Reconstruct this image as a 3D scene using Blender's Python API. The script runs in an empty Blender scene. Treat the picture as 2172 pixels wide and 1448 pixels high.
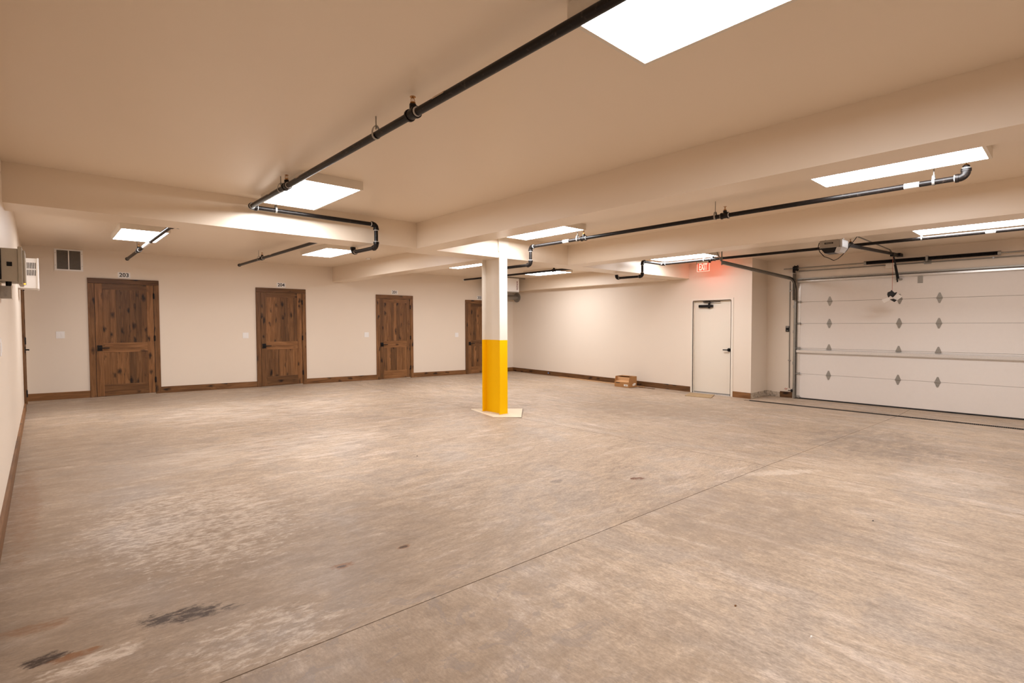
import bpy, math, random
from mathutils import Vector, Matrix
random.seed(7)
scene = bpy.context.scene
col = scene.collection

# ------------------------------------------------------------------ camera
F_PX, YAW, PITCH, ROLL, CAM_H = 1098.1854, 0.7378, -0.0331, -0.0029, 1.2713
cd = bpy.data.cameras.new('camera'); cam = bpy.data.objects.new('camera', cd); col.objects.link(cam)
cd.sensor_width = 36.0; cd.lens = F_PX / 2172 * 36.0; cd.clip_start = 0.02
fw = Vector((math.sin(YAW)*math.cos(PITCH), math.cos(YAW)*math.cos(PITCH), math.sin(PITCH)))
rt = Vector((math.cos(YAW), -math.sin(YAW), 0)); up = rt.cross(fw)
rt, up = math.cos(ROLL)*rt + math.sin(ROLL)*up, -math.sin(ROLL)*rt + math.cos(ROLL)*up
cam.matrix_world = Matrix(((rt.x, up.x, -fw.x, 0), (rt.y, up.y, -fw.y, 0), (rt.z, up.z, -fw.z, CAM_H), (0, 0, 0, 1)))
scene.camera = cam
# ------------------------------------------------------------------ world, exposure
w = bpy.data.worlds.new('world'); scene.world = w; w.use_nodes = True
w.node_tree.nodes['Background'].inputs[0].default_value = (0.9, 0.85, 0.8, 1)
w.node_tree.nodes['Background'].inputs[1].default_value = 0.02
vs = scene.view_settings
vs.view_transform = 'Standard'; vs.look = 'None'; vs.gamma = 1.0; vs.use_curve_mapping = False
vs.exposure = 0.0
LIGHT_POWER = 31.0            # radiance of the ceiling panels
scene.cycles.max_bounces = 5; scene.cycles.diffuse_bounces = 4; scene.cycles.glossy_bounces = 2
scene.cycles.use_adaptive_sampling = True; scene.cycles.adaptive_threshold = 0.05; scene.cycles.adaptive_min_samples = 12
scene.cycles.caustics_reflective = False; scene.cycles.caustics_refractive = False

# ------------------------------------------------------------------ room dimensions
XL, YB, XR, XG, YJ, YF = -0.21, 11.88, 10.84, 11.604, 4.58, -5.2
ZC, ZB = 2.621, 2.285
XJ, YJ1, YJ2, XT = 5.24, 2.05, 6.18, 10.6     # saw joints, trench centre

def floor_z(x, y):
    d = YB - y
    z5 = max(-0.087 - 0.0055*d, -0.123)
    z10 = -0.182 - 0.0145*min(d, YB - YJ)
    if x <= XJ: return z5*x/XJ
    if x <= XT: return z5 + (z10 - z5)*(x - XJ)/(XT - XJ)
    return z10 + (-0.285 - z10)*min(1, (x - XT)/0.9) if y < YJ else z10

# ------------------------------------------------------------------ materials
def new_mat(name):
    m = bpy.data.materials.new(name); m.use_nodes = True
    return m, m.node_tree, m.node_tree.nodes['Principled BSDF']
def N(nt, t, **k):
    n = nt.nodes.new(t)
    for a, v in k.items(): setattr(n, a, v)
    return n
def math_node(nt, op, a, b=None, clamp=False):
    n = N(nt, 'ShaderNodeMath', operation=op); n.use_clamp = clamp
    for i, v in enumerate((a, b)):
        if v is None: continue
        if isinstance(v, (int, float)): n.inputs[i].default_value = v
        else: nt.links.new(v, n.inputs[i])
    return n.outputs[0]
def mix(nt, fac, a, b, blend='MIX'):
    n = N(nt, 'ShaderNodeMix', data_type='RGBA', blend_type=blend)
    for i, v in ((0, fac), (6, a), (7, b)):
        if isinstance(v, (int, float)): n.inputs[i].default_value = v
        elif isinstance(v, tuple): n.inputs[i].default_value = v if len(v) == 4 else v + (1,)
        else: nt.links.new(v, n.inputs[i])
    return n.outputs[2]
def ramp(nt, v, stops):
    n = N(nt, 'ShaderNodeValToRGB'); e = n.color_ramp.elements
    while len(e) < len(stops): e.new(0.5)
    for q, (p, c) in zip(e, stops):
        q.position = p; q.color = (c, c, c, 1) if isinstance(c, (int, float)) else tuple(c) + (1,)
    nt.links.new(v, n.inputs[0]); return n.outputs[0]
def coords(nt, kind, scale=(1, 1, 1), rot=(0, 0, 0), loc=(0, 0, 0), rnd=False):
    if kind == 'world': src = N(nt, 'ShaderNodeNewGeometry').outputs['Position']
    else: src = N(nt, 'ShaderNodeTexCoord').outputs['Object']
    if rnd:
        oi = N(nt, 'ShaderNodeObjectInfo'); va = N(nt, 'ShaderNodeVectorMath', operation='MULTIPLY_ADD')
        nt.links.new(oi.outputs['Random'], va.inputs[0]); va.inputs[1].default_value = (37, 53, 71); nt.links.new(src, va.inputs[2]); src = va.outputs[0]
    m = N(nt, 'ShaderNodeMapping'); m.inputs[1].default_value = loc; m.inputs[2].default_value = rot; m.inputs[3].default_value = scale
    nt.links.new(src, m.inputs[0]); return m.outputs[0]
def noise(nt, vec, scale, detail=4, rough=0.55, dist=0.0):
    n = N(nt, 'ShaderNodeTexNoise'); n.inputs['Scale'].default_value = scale; n.inputs['Detail'].default_value = detail
    n.inputs['Roughness'].default_value = rough; n.inputs['Distortion'].default_value = dist
    nt.links.new(vec, n.inputs['Vector']); return n.outputs[0]
def bump(nt, bsdf, h, strength, dist=0.01):
    b = N(nt, 'ShaderNodeBump'); b.inputs['Strength'].default_value = strength; b.inputs['Distance'].default_value = dist
    nt.links.new(h, b.inputs['Height']); nt.links.new(b.outputs[0], bsdf.inputs['Normal'])
def simple(name, rgb, rough=0.5, metal=0.0, var=0.06, scale=40.0, bmp=0.0, spec=0.5):
    m, nt, b = new_mat(name)
    v = noise(nt, coords(nt, 'object'), scale, 3)
    lo = tuple(c*(1 - var) for c in rgb); hi = tuple(min(1, c*(1 + var)) for c in rgb)
    nt.links.new(mix(nt, v, lo, hi), b.inputs['Base Color'])
    b.inputs['Roughness'].default_value = rough; b.inputs['Metallic'].default_value = metal
    b.inputs['Specular IOR Level'].default_value = spec
    if bmp: bump(nt, b, v, bmp)
    return m
M = {}
def paint(name, rgb, rough, bmp=0.05):
    m, nt, b = new_mat(name)
    v = noise(nt, coords(nt, 'world'), 1.3, 2)
    nt.links.new(mix(nt, v, tuple(c*0.985 for c in rgb), tuple(min(1, c*1.015) for c in rgb)), b.inputs['Base Color'])
    b.inputs['Roughness'].default_value = rough
    return m
CREAM = (0.82, 0.705, 0.59)
M['wall'] = paint('cream_wall_paint', CREAM, 0.5)
M['ceil'] = paint('cream_ceiling_paint', (0.865, 0.735, 0.595), 0.36)
M['frame'] = paint('cream_steel_paint', (0.82, 0.73, 0.62), 0.45)
M['white'] = simple('white_plastic', (0.90, 0.87, 0.85), 0.4, 0, 0.02)
M['housing'] = simple('white_housing', (0.80, 0.72, 0.62), 0.45, 0, 0.02)
M['black'] = simple('black_metal', (0.010, 0.008, 0.008), 0.42, 0, 0.3, 40.0, 0.0, 0.22)
M['rubber'] = simple('black_rubber', (0.015, 0.013, 0.012), 0.7, 0, 0.2)
M['seal'] = simple('white_thread_seal', (0.78, 0.74, 0.70), 0.6)
M['brass'] = simple('brass', (0.42, 0.20, 0.05), 0.3, 1.0)
M['galv'] = simple('galvanised_steel', (0.36, 0.335, 0.30), 0.42, 0.6, 0.25, 60)
M['dkgalv'] = simple('dull_steel_track', (0.30, 0.28, 0.25), 0.42, 0.8, 0.2, 30)
M['alu'] = simple('bright_steel', (0.76, 0.73, 0.70), 0.28, 0.55, 0.1, 50)
M['beige'] = simple('beige_enclosure', (0.42, 0.36, 0.28), 0.5, 0, 0.04)
M['panelwhite'] = simple('garage_door_white', (0.83, 0.755, 0.695), 0.5, 0, 0.02, 20)
M['greyplastic'] = simple('grey_plastic', (0.36, 0.32, 0.28), 0.5)
M['silver'] = simple('silver_plastic', (0.62, 0.60, 0.60), 0.35)
M['paper'] = simple('white_paper', (0.80, 0.73, 0.66), 0.8)
M['label'] = simple('pipe_label', (0.62, 0.48, 0.36), 0.7, 0, 0.3, 90)
M['ink'] = simple('black_ink', (0.02, 0.018, 0.02), 0.6)
M['redink'] = simple('red_ink', (0.20, 0.015, 0.02), 0.6)
M['redcord'] = simple('red_cord', (0.45, 0.10, 0.05), 0.7)
M['blue'] = simple('blue_tape', (0.10, 0.22, 0.50), 0.6)
M['card'] = simple('cardboard', (0.40, 0.19, 0.065), 0.8, 0, 0.12, 25)
M['cardin'] = simple('cardboard_inside', (0.60, 0.34, 0.16), 0.8, 0, 0.1, 25)
M['rawwood'] = simple('raw_pine', (0.55, 0.33, 0.17), 0.65, 0, 0.15, 20)
M['drain'] = simple('cast_iron_grate', (0.045, 0.034, 0.026), 0.6, 0.3, 0.3)
M['void'] = simple('drain_shadow', (0.006, 0.005, 0.005), 0.9)
M['vinyl'] = simple('vinyl_jamb', (0.62, 0.50, 0.36), 0.5)
M['white_paint'] = paint('white_column_paint', (0.84, 0.76, 0.66), 0.45)
M['yellow'] = paint('yellow_column_paint', (0.98, 0.54, 0.0), 0.6)
M['yellow'].node_tree.nodes['Principled BSDF'].inputs['Specular IOR Level'].default_value = 0.12
M['patch'] = simple('pale_grout', (0.70, 0.58, 0.43), 0.7, 0, 0.08, 8)
M['joint'] = simple('saw_joint', (0.10, 0.065, 0.04), 0.9)

def pipe_mat():
    m, nt, b = new_mat('black_steel_pipe')
    v = noise(nt, coords(nt, 'object', rnd=True), 35, 5, 0.7)
    nt.links.new(mix(nt, ramp(nt, v, ((0.58, 0), (0.75, 1))), (0.010, 0.007, 0.006), (0.07, 0.05, 0.04)), b.inputs['Base Color'])
    b.inputs['Roughness'].default_value = 0.36; b.inputs['Specular IOR Level'].default_value = 0.26
    return m
M['pipe'] = pipe_mat()

def wood(name, along):
    m, nt, b = new_mat(name)
    sc = {'z': (22, 22, 1.6), 'x': (1.6, 22, 22), 'y': (22, 1.6, 22)}[along]
    kn = {'z': (9, 9, 4.2), 'x': (4.2, 9, 9), 'y': (9, 4.2, 9)}[along]
    c = coords(nt, 'object', sc, rnd=True); g = noise(nt, c, 1.0, 6, 0.6, 1.2)
    base = ramp(nt, g, ((0.25, (0.085, 0.034, 0.011)), (0.5, (0.190, 0.084, 0.030)), (0.75, (0.290, 0.140, 0.058))))
    vo = N(nt, 'ShaderNodeTexVoronoi'); vo.inputs['Scale'].default_value = 1.0
    ck = coords(nt, 'object', kn, rnd=True)
    wob = N(nt, 'ShaderNodeVectorMath', operation='MULTIPLY_ADD')
    nz = N(nt, 'ShaderNodeTexNoise'); nz.inputs['Scale'].default_value = 1.7; nt.links.new(ck, nz.inputs['Vector'])
    nt.links.new(nz.outputs['Color'], wob.inputs[0]); wob.inputs[1].default_value = (0.7, 0.7, 0.7); nt.links.new(ck, wob.inputs[2])
    nt.links.new(wob.outputs[0], vo.inputs['Vector'])
    knot = ramp(nt, vo.outputs['Distance'], ((0.12, 1), (0.34, 0)))
    pick = math_node(nt, 'GREATER_THAN', N_sep(nt, vo.outputs['Color']), 0.45)
    knot = math_node(nt, 'MULTIPLY', knot, pick)
    colr = mix(nt, math_node(nt, 'MULTIPLY', knot, 0.92), base, (0.010, 0.004, 0.002))
    oi = N(nt, 'ShaderNodeObjectInfo')
    tone = ramp(nt, oi.outputs['Random'], ((0, 0.62), (1, 1.30)))
    nt.links.new(mix(nt, 1.0, colr, tone, 'MULTIPLY'), b.inputs['Base Color'])
    b.inputs['Roughness'].default_value = 0.45; b.inputs['Specular IOR Level'].default_value = 0.3
    bump(nt, b, g, 0.08, 0.004)
    return m
def N_sep(nt, c):
    s = N(nt, 'ShaderNodeSeparateColor'); nt.links.new(c, s.inputs[0]); return s.outputs[0]
M['woodz'] = wood('knotty_alder_vertical', 'z'); M['woodx'] = wood('knotty_alder_horizontal', 'x'); M['woody'] = wood('knotty_alder_depth', 'y')

def emit(name, rgb, s):
    m, nt, b = new_mat(name)
    b.inputs['Base Color'].default_value = tuple(rgb) + (1,)
    b.inputs['Emission Color'].default_value = tuple(rgb) + (1,); b.inputs['Emission Strength'].default_value = s
    return m
M['diffuser'] = emit('lit_diffuser', (0.95, 0.97, 1.0), LIGHT_POWER)
M['exitred'] = emit('exit_red_lens', (0.9, 0.10, 0.05), 0.75)
M['exitback'] = emit('exit_red_edge', (1.0, 0.10, 0.05), 8.5)
M['exitwhite'] = emit('exit_letters', (0.9, 0.70, 0.56), 0.75)
M['amber'] = emit('amber_led', (1.0, 0.45, 0.05), 2.5)

def concrete(X0, X1, Y0, Y1):
    m, nt, b = new_mat('trowelled_concrete')
    along_y = Y1 <= YJ1 or X0 > XJ               # the trowel strokes turn from slab to slab
    def an(k): return (k, 1.0, 1) if along_y else (1.0, k, 1)
    big = noise(nt, coords(nt, 'world'), 0.5, 4, 0.6)
    blot = noise(nt, coords(nt, 'world', loc=(3, 7, 0)), 1.7, 5, 0.68, 0.7)
    strk = noise(nt, coords(nt, 'world', an(3.6), (0, 0, 0.06)), 1.5, 8, 0.74, 0.35)
    strk2 = noise(nt, coords(nt, 'world', an(2.2), (0, 0, 0.4), (5, 1, 0)), 2.0, 6, 0.74, 0.3)
    mid = noise(nt, coords(nt, 'world', an(3.0)), 9, 6, 0.80, 0.2)
    fine = noise(nt, coords(nt, 'world', an(2.2)), 45, 4, 0.78)
    c = mix(nt, ramp(nt, big, ((0.3, 0), (0.7, 1))), (0.385, 0.283, 0.199), (0.475, 0.358, 0.260))
    c = mix(nt, math_node(nt, 'MULTIPLY', ramp(nt, blot, ((0.48, 0), (0.60, 1))), 0.50), c, (0.345, 0.275, 0.222))
    c = mix(nt, math_node(nt, 'MULTIPLY', ramp(nt, strk, ((0.53, 0), (0.66, 1))), 0.55), c, (0.62, 0.50, 0.41))
    c = mix(nt, math_node(nt, 'MULTIPLY', ramp(nt, strk2, ((0.55, 0), (0.68, 1))), 0.26), c, (0.58, 0.46, 0.355))
    c = mix(nt, math_node(nt, 'MULTIPLY', ramp(nt, strk, ((0.33, 1), (0.46, 0))), 0.55), c, (0.27, 0.195, 0.14))
    c = mix(nt, 0.40, c, ramp(nt, mid, ((0.30, 0.18), (0.70, 0.82))), 'OVERLAY')
    c = mix(nt, 0.40, c, ramp(nt, fine, ((0.30, 0.15), (0.70, 0.85))), 'OVERLAY')
    pos = N(nt, 'ShaderNodeNewGeometry').outputs['Position']
    def mask(x, y, rx, ry, rot):
        mp = N(nt, 'ShaderNodeMapping', vector_type='TEXTURE'); mp.inputs[1].default_value = (x, y, 0); mp.inputs[2].default_value = (0, 0, rot); mp.inputs[3].default_value = (rx, ry, 1000)
        nt.links.new(pos, mp.inputs[0])
        ln = N(nt, 'ShaderNodeVectorMath', operation='LENGTH'); nt.links.new(mp.outputs[0], ln.inputs[0])
        return ramp(nt, math_node(nt, 'SUBTRACT', 1.0, ln.outputs['Value'], True), ((0.0, 0), (0.6, 1)))
    nA = noise(nt, coords(nt, 'world', (1.0, 2.2, 1), (0, 0, 0.06)), 15, 6, 0.75, 0.3)
    nB = noise(nt, coords(nt, 'world', (1.0, 2.6, 1), (0, 0, 0.06), (4, 9, 0)), 3.2, 8, 0.76, 0.4)
    def spot(x, y, rx, ry, rgb, amt, rot=0.0, n=nA, inner=0.40, w_=0.08):
        nonlocal c
        rr = max(rx, ry)                         # only the marks that fall on this slab
        if x + rr < X0 or x - rr > X1 or y + rr < Y0 or y - rr > Y1: return
        k = mask(x, y, rx, ry, rot)
        f = math_node(nt, 'MULTIPLY_ADD', k, 0.28); f.node.inputs[2].default_value = -0.28
        f = ramp(nt, math_node(nt, 'ADD', n, f), ((inner - w_, 0), (inner + w_, 1)))
        c = mix(nt, math_node(nt, 'MULTIPLY', math_node(nt, 'MULTIPLY', f, amt), math_node(nt, 'MULTIPLY', k, 4.0, True)), c, rgb)
    WHITE, DARK, RUST, GREY = (0.68, 0.56, 0.455), (0.045, 0.022, 0.011), (0.23, 0.095, 0.03), (0.22, 0.17, 0.135)
    # worn, grimy floor along the left wall
    spot(0.3, 2.2, 2.3, 2.6, (0.235, 0.160, 0.103), 0.75, n=nB, inner=0.38, w_=0.22)
    spot(0.1, 6.2, 1.5, 3.6, (0.27, 0.190, 0.128), 0.70, n=nB, inner=0.42, w_=0.18)
    spot(1.5, 10.6, 3.2, 1.4, (0.28, 0.20, 0.14), 0.6, n=nB, inner=0.42, w_=0.14)
    # pale mineral bloom
    spot(0.72, 3.9, 1.0, 1.5, WHITE, 0.70, inner=0.53, w_=0.09)
    spot(2.6, 8.6, 2.8, 2.1, WHITE, 0.55, n=nB, inner=0.52, w_=0.10)
    spot(2.0, 5.8, 2.6, 1.2, WHITE, 0.50, n=nB, inner=0.53, w_=0.10)
    spot(6.4, 7.6, 2.8, 2.1, WHITE, 0.40, n=nB, inner=0.51, w_=0.10)
    spot(0.65, 2.25, 0.6, 0.4, WHITE, 0.55, inner=0.54, w_=0.08)
    spot(0.12, 2.50, 0.26, 0.10, WHITE, 0.7, inner=0.48, w_=0.08)
    spot(5.1, 1.85, 0.60, 0.12, WHITE, 0.5, rot=-0.5, inner=0.40)
    spot(6.2, 0.8, 1.0, 0.7, WHITE, 0.30, n=nB, inner=0.48)
    # oil, rust and damp marks
    spot(0.44, 2.64, 0.30, 0.11, DARK, 0.92, rot=-0.30, inner=0.46, w_=0.09)
    spot(-0.02, 2.63, 0.11, 0.06, DARK, 0.97, inner=0.42, w_=0.08)
    spot(0.07, 2.59, 0.12, 0.04, RUST, 0.85, inner=0.42)
    spot(-0.05, 2.93, 0.20, 0.07, RUST, 0.6, rot=-0.1, inner=0.44, w_=0.12)
    spot(1.173, 2.654, 0.095, 0.04, RUST, 0.85, inner=0.40)
    spot(1.165, 2.650, 0.045, 0.018, DARK, 0.8, inner=0.38, w_=0.06)
    spot(1.546, 2.659, 0.07, 0.03, RUST, 0.6, inner=0.40)
    spot(1.546, 2.659, 0.04, 0.018, DARK, 0.8, inner=0.38, w_=0.06)
    spot(3.858, 2.615, 0.11, 0.055, (0.15, 0.05, 0.02), 0.9, rot=-0.6, inner=0.42, w_=0.06)
    spot(3.25, 3.0, 0.10, 0.06, GREY, 0.8, inner=0.44, w_=0.06)
    spot(-0.12, 5.0, 0.14, 1.8, RUST, 0.4, inner=0.44, w_=0.1)
    spot(7.6, 1.7, 2.2, 1.2, GREY, 0.55, rot=0.25, n=nB, inner=0.48, w_=0.10)
    spot(8.0, 5.0, 2.6, 2.2, (0.29, 0.212, 0.15), 0.6, n=nB, inner=0.45, w_=0.12)
    spot(3.6, 1.6, 1.4, 1.0, (0.29, 0.215, 0.16), 0.45, n=nB, inner=0.46, w_=0.10)
    if X0 < 2.8 and Y0 < 2.8:
        # grey contour marks where water dried
        ring = noise(nt, coords(nt, 'world', (1, 1.2, 1), loc=(2, 2, 0)), 6.5, 4, 0.6, 0.8)
        line = ramp(nt, math_node(nt, 'ABSOLUTE', math_node(nt, 'SUBTRACT', ring, 0.60)), ((0.0, 1), (0.018, 0)))
        fillm = ramp(nt, ring, ((0.60, 0), (0.62, 1)))
        dry = math_node(nt, 'MULTIPLY', math_node(nt, 'ADD', math_node(nt, 'MULTIPLY', line, 0.6), math_node(nt, 'MULTIPLY', fillm, 0.35), True), mask(1.25, 1.75, 1.5, 1.0, 0.0))
        c = mix(nt, dry, c, (0.235, 0.185, 0.155))
    nt.links.new(c, b.inputs['Base Color'])
    nt.links.new(ramp(nt, blot, ((0.3, 0.60), (0.7, 0.42))), b.inputs['Roughness'])
    b.inputs['Specular IOR Level'].default_value = 0.22
    return m
def bare_base():
    m, nt, b = new_mat('scuffed_bare_plaster')
    v = noise(nt, coords(nt, 'world'), 22, 6, 0.75, 0.8)
    nt.links.new(ramp(nt, v, ((0.38, (0.20, 0.16, 0.12)), (0.50, (0.55, 0.45, 0.35)), (0.7, (0.66, 0.56, 0.45)))), b.inputs['Base Color'])
    b.inputs['Roughness'].default_value = 0.8; bump(nt, b, v, 0.4, 0.006)
    return m
M['bare'] = bare_base()
def coir():
    m, nt, b = new_mat('woven_coir')
    wv = N(nt, 'ShaderNodeTexWave', wave_type='BANDS', bands_direction='Y'); wv.inputs['Scale'].default_value = 14; wv.inputs['Distortion'].default_value = 2.0
    nt.links.new(coords(nt, 'object'), wv.inputs[0])
    n = noise(nt, coords(nt, 'object'), 60, 4)
    c = mix(nt, wv.outputs['Fac'], (0.30, 0.19, 0.09), (0.52, 0.37, 0.21)); c = mix(nt, 0.5, c, ramp(nt, n, ((0.3, 0.3), (0.7, 0.7))), 'OVERLAY')
    nt.links.new(c, b.inputs['Base Color']); b.inputs['Roughness'].default_value = 0.9; bump(nt, b, wv.outputs['Fac'], 0.5, 0.004)
    return m
M['coir'] = coir()

# ------------------------------------------------------------------ mesh helpers
class MB:
    def __init__(s): s.v = []; s.f = []; s.mi = []; s.cur = 0
    def face(s, idx): s.f.append(tuple(idx)); s.mi.append(s.cur)
    def hexa(s, p):                       # p: bottom 4 (ccw), top 4
        b = len(s.v); s.v += [tuple(q) for q in p]
        for f in ((3, 2, 1, 0), (4, 5, 6, 7), (0, 1, 5, 4), (1, 2, 6, 5), (2, 3, 7, 6), (3, 0, 4, 7)): s.face([b + i for i in f])
        return s
    def box(s, x0, x1, y0, y1, z0, z1):
        x0, x1 = min(x0, x1), max(x0, x1); y0, y1 = min(y0, y1), max(y0, y1); z0, z1 = min(z0, z1), max(z0, z1)
        return s.hexa([(x0, y0, z0), (x1, y0, z0), (x1, y1, z0), (x0, y1, z0), (x0, y0, z1), (x1, y0, z1), (x1, y1, z1), (x0, y1, z1)])
    def cbox(s, x0, x1, y0, y1, z0, z1, c):   # box with chamfered edges (convex hull of inset faces)
        import bmesh
        bm = bmesh.new(); bmesh.ops.create_cube(bm, size=1.0)
        for v in bm.verts: v.co = Vector(((x0 + x1)/2 + v.co.x*abs(x1 - x0), (y0 + y1)/2 + v.co.y*abs(y1 - y0), (z0 + z1)/2 + v.co.z*abs(z1 - z0)))
        bmesh.ops.bevel(bm, geom=bm.edges[:], offset=c, segments=2, profile=0.6, affect='EDGES')
        b = len(s.v); bm.verts.index_update(); s.v += [tuple(v.co) for v in bm.verts]
        for f in bm.faces: s.face([b + v.index for v in f.verts])
        bm.free(); return s
    def prism(s, poly, axis, a, b_):
        n = len(poly); b = len(s.v)
        def P(q, t): return {'x': (t, q[0], q[1]), 'y': (q[0], t, q[1]), 'z': (q[0], q[1], t)}[axis]
        s.v += [P(q, a) for q in poly] + [P(q, b_) for q in poly]
        s.face(list(range(b, b + n))[::-1]); s.face(range(b + n, b + 2*n))
        for i in range(n): s.face((b + i, b + (i + 1) % n, b + n + (i + 1) % n, b + n + i))
        return s
    def sweep(s, pts, rad, n=14, cap=True):
        pts = [Vector(p) for p in pts]; rad = rad if isinstance(rad, (list, tuple)) else [rad]*len(pts)
        rings = []; ref = None
        for i, p in enumerate(pts):
            t = (pts[min(i + 1, len(pts) - 1)] - pts[max(i - 1, 0)]).normalized()
            if ref is None: ref = Vector((0, 0, 1)) if abs(t.z) < 0.9 else Vector((1, 0, 0))
            a = (ref - t*ref.dot(t)).normalized(); ref = a; c = t.cross(a)
            b = len(s.v); rings.append(b)
            s.v += [tuple(p + (a*math.cos(2*math.pi*k/n) + c*math.sin(2*math.pi*k/n))*rad[i]) for k in range(n)]
        for r0, r1 in zip(rings, rings[1:]):
            for k in range(n): s.face((r0 + k, r0 + (k + 1) % n, r1 + (k + 1) % n, r1 + k))
        if cap: s.face([rings[0] + k for k in range(n)][::-1]); s.face([rings[-1] + k for k in range(n)])
        return s
    def cyl(s, p0, p1, r, n=14): return s.sweep([p0, p1], r, n)
    def ring(s, c, axis, R, r, n=20, m=8, squash=1.0):
        b = len(s.v); ax = Vector(axis).normalized(); a = ax.orthogonal().normalized(); d = ax.cross(a)
        for i in range(n):
            u = a*math.cos(2*math.pi*i/n) + d*math.sin(2*math.pi*i/n)
            for j in range(m):
                q = 2*math.pi*j/m
                s.v.append(tuple(Vector(c) + u*(R + r*math.cos(q)) + ax*(r*squash*math.sin(q))))
        for i in range(n):
            for j in range(m): s.face((b + i*m + j, b + ((i + 1) % n)*m + j, b + ((i + 1) % n)*m + (j + 1) % m, b + i*m + (j + 1) % m))
        return s
WL = {}
def link(name, data):
    o = bpy.data.objects.new(name, data); col.objects.link(o); return o
def empty(name, loc):
    o = link(name, None); o.location = loc; o.empty_display_size = 0.1; WL[o.name] = Vector(loc); return o
def add(name, mb, mat, parent=None, smooth=False, base=None):
    mats = mat if isinstance(mat, list) else [mat]
    xs, ys, zs = zip(*mb.v)
    base = Vector(base) if base else Vector(((min(xs) + max(xs))/2, (min(ys) + max(ys))/2, min(zs)))
    me = bpy.data.meshes.new(name); me.from_pydata([tuple(Vector(v) - base) for v in mb.v], [], mb.f)
    for k in mats: me.materials.append(M[k])
    me.polygons.foreach_set('material_index', mb.mi)
    if smooth:
        me.polygons.foreach_set('use_smooth', [True]*len(me.polygons))
        try: me.set_sharp_from_angle(angle=math.radians(38))
        except Exception: pass
    me.update(); me.validate()
    import bmesh
    bm = bmesh.new(); bm.from_mesh(me); bmesh.ops.recalc_face_normals(bm, faces=bm.faces[:]); bm.to_mesh(me); bm.free()
    o = link(name, me); WL[o.name] = base.copy()
    if parent is not None: o.parent = parent; o.location = base - WL[parent.name]
    else: o.location = base
    return o
def dup(o, delta, parent=None):
    c = o.copy(); col.objects.link(c); WL[c.name] = WL[o.name] + Vector(delta)
    p = parent or o.parent
    c.parent = p; c.location = WL[c.name] - (WL[p.name] if p else Vector((0, 0, 0)))
    return c
def tag(o, label, cat=None, group=None, kind=None):
    o['label'] = label
    if cat: o['category'] = cat
    if group: o['group'] = group
    if kind: o['kind'] = kind
    return o
def text_mb(s, size, at, right, upv, bold=0.0, xs=1.0, depth=0.001, out=(0, -1, 0)):
    cu = bpy.data.curves.new('txt', 'FONT'); cu.body = s; cu.size = size; cu.align_x = 'CENTER'; cu.align_y = 'CENTER'; cu.offset = bold; cu.extrude = depth/2
    cu.resolution_u = 3
    o = bpy.data.objects.new('txt', cu); col.objects.link(o)
    dg = bpy.context.evaluated_depsgraph_get(); me = bpy.data.meshes.new_from_object(o.evaluated_get(dg))
    mb = MB(); r = Vector(right); u = Vector(upv); n = Vector(out)
    mb.v = [tuple(Vector(at) + r*(v.co.x*xs) + u*v.co.y + n*(v.co.z + depth/2)) for v in me.vertices]
    for p in me.polygons: mb.face(p.vertices)
    bpy.data.objects.remove(o); bpy.data.curves.remove(cu); bpy.data.meshes.remove(me)
    return mb

# ================================================================== ROOM SHELL
def struct(o, label): return tag(o, label, kind='structure')
FL = struct(add('floor', MB().box(XL - 0.1, XG + 0.2, YF - 0.1, YB + 0.1, -0.46, -0.40), 'joint'), 'tan trowelled concrete garage floor with saw-cut joints')
def slab(x0, x1, y0, y1, kind=None):
    mb = MB(); nx = max(1, round((x1 - x0)/0.45)); ny = max(1, round((y1 - y0)/0.45))
    for j in range(ny + 1):
        for i in range(nx + 1):
            x = x0 + (x1 - x0)*i/nx; y = y0 + (y1 - y0)*j/ny; mb.v.append((x, y, floor_z(x, y)))
    k = len(mb.v); W = nx + 1
    for j in range(ny):
        for i in range(nx): mb.face((j*W + i, j*W + i + 1, (j + 1)*W + i + 1, (j + 1)*W + i))
    loop = [i for i in range(nx + 1)] + [j*W + nx for j in range(1, ny + 1)] + [ny*W + i for i in range(nx - 1, -1, -1)] + [j*W for j in range(ny - 1, 0, -1)]
    mb.v += [(mb.v[i][0], mb.v[i][1], -0.40) for i in loop]; n = len(loop)
    for i in range(n): mb.face((loop[i], k + i, k + (i + 1) % n, loop[(i + 1) % n]))
    key = 'concrete_%d' % len(M); M[key] = concrete(x0, x1, y0, y1)
    return add('concrete_slab', mb, key, FL)
g = 0.003
TW = 0.062
ys = [YF, YJ1, YJ2, YB]
for j in range(3):
    a, b = ys[j] + (g if j else 0), ys[j + 1] - (g if j < 2 else 0)
    slab(XL, XJ - g, a, b)
    if j == 0: slab(XJ + g, XT - TW, a, b); slab(XT + TW, XG + 0.1, a, b)
    elif j == 1:
        slab(XJ + g, XT - TW, a, b); slab(XT + TW, XG + 0.1, a, YJ + 0.02); slab(XT - TW + 0.001, XR + 0.12, YJ + 0.02, b)
    else: slab(XJ + g, XR + 0.02, a, b)
zp = floor_z(5.2, 6.1)
dm = [(5.215, 6.735), (4.69, 6.19), (5.275, 5.60), (5.835, 6.165)]
cxy = (5.255, 6.17)
add('isolation_joint', MB().prism([(cxy[0] + (x - cxy[0])*1.012, cxy[1] + (y - cxy[1])*1.012) for x, y in dm], 'z', zp - 0.05, zp + 0.001), 'joint', FL)
add('column_patch', MB().prism(dm, 'z', zp - 0.05, zp + 0.004), 'patch', FL)

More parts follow.
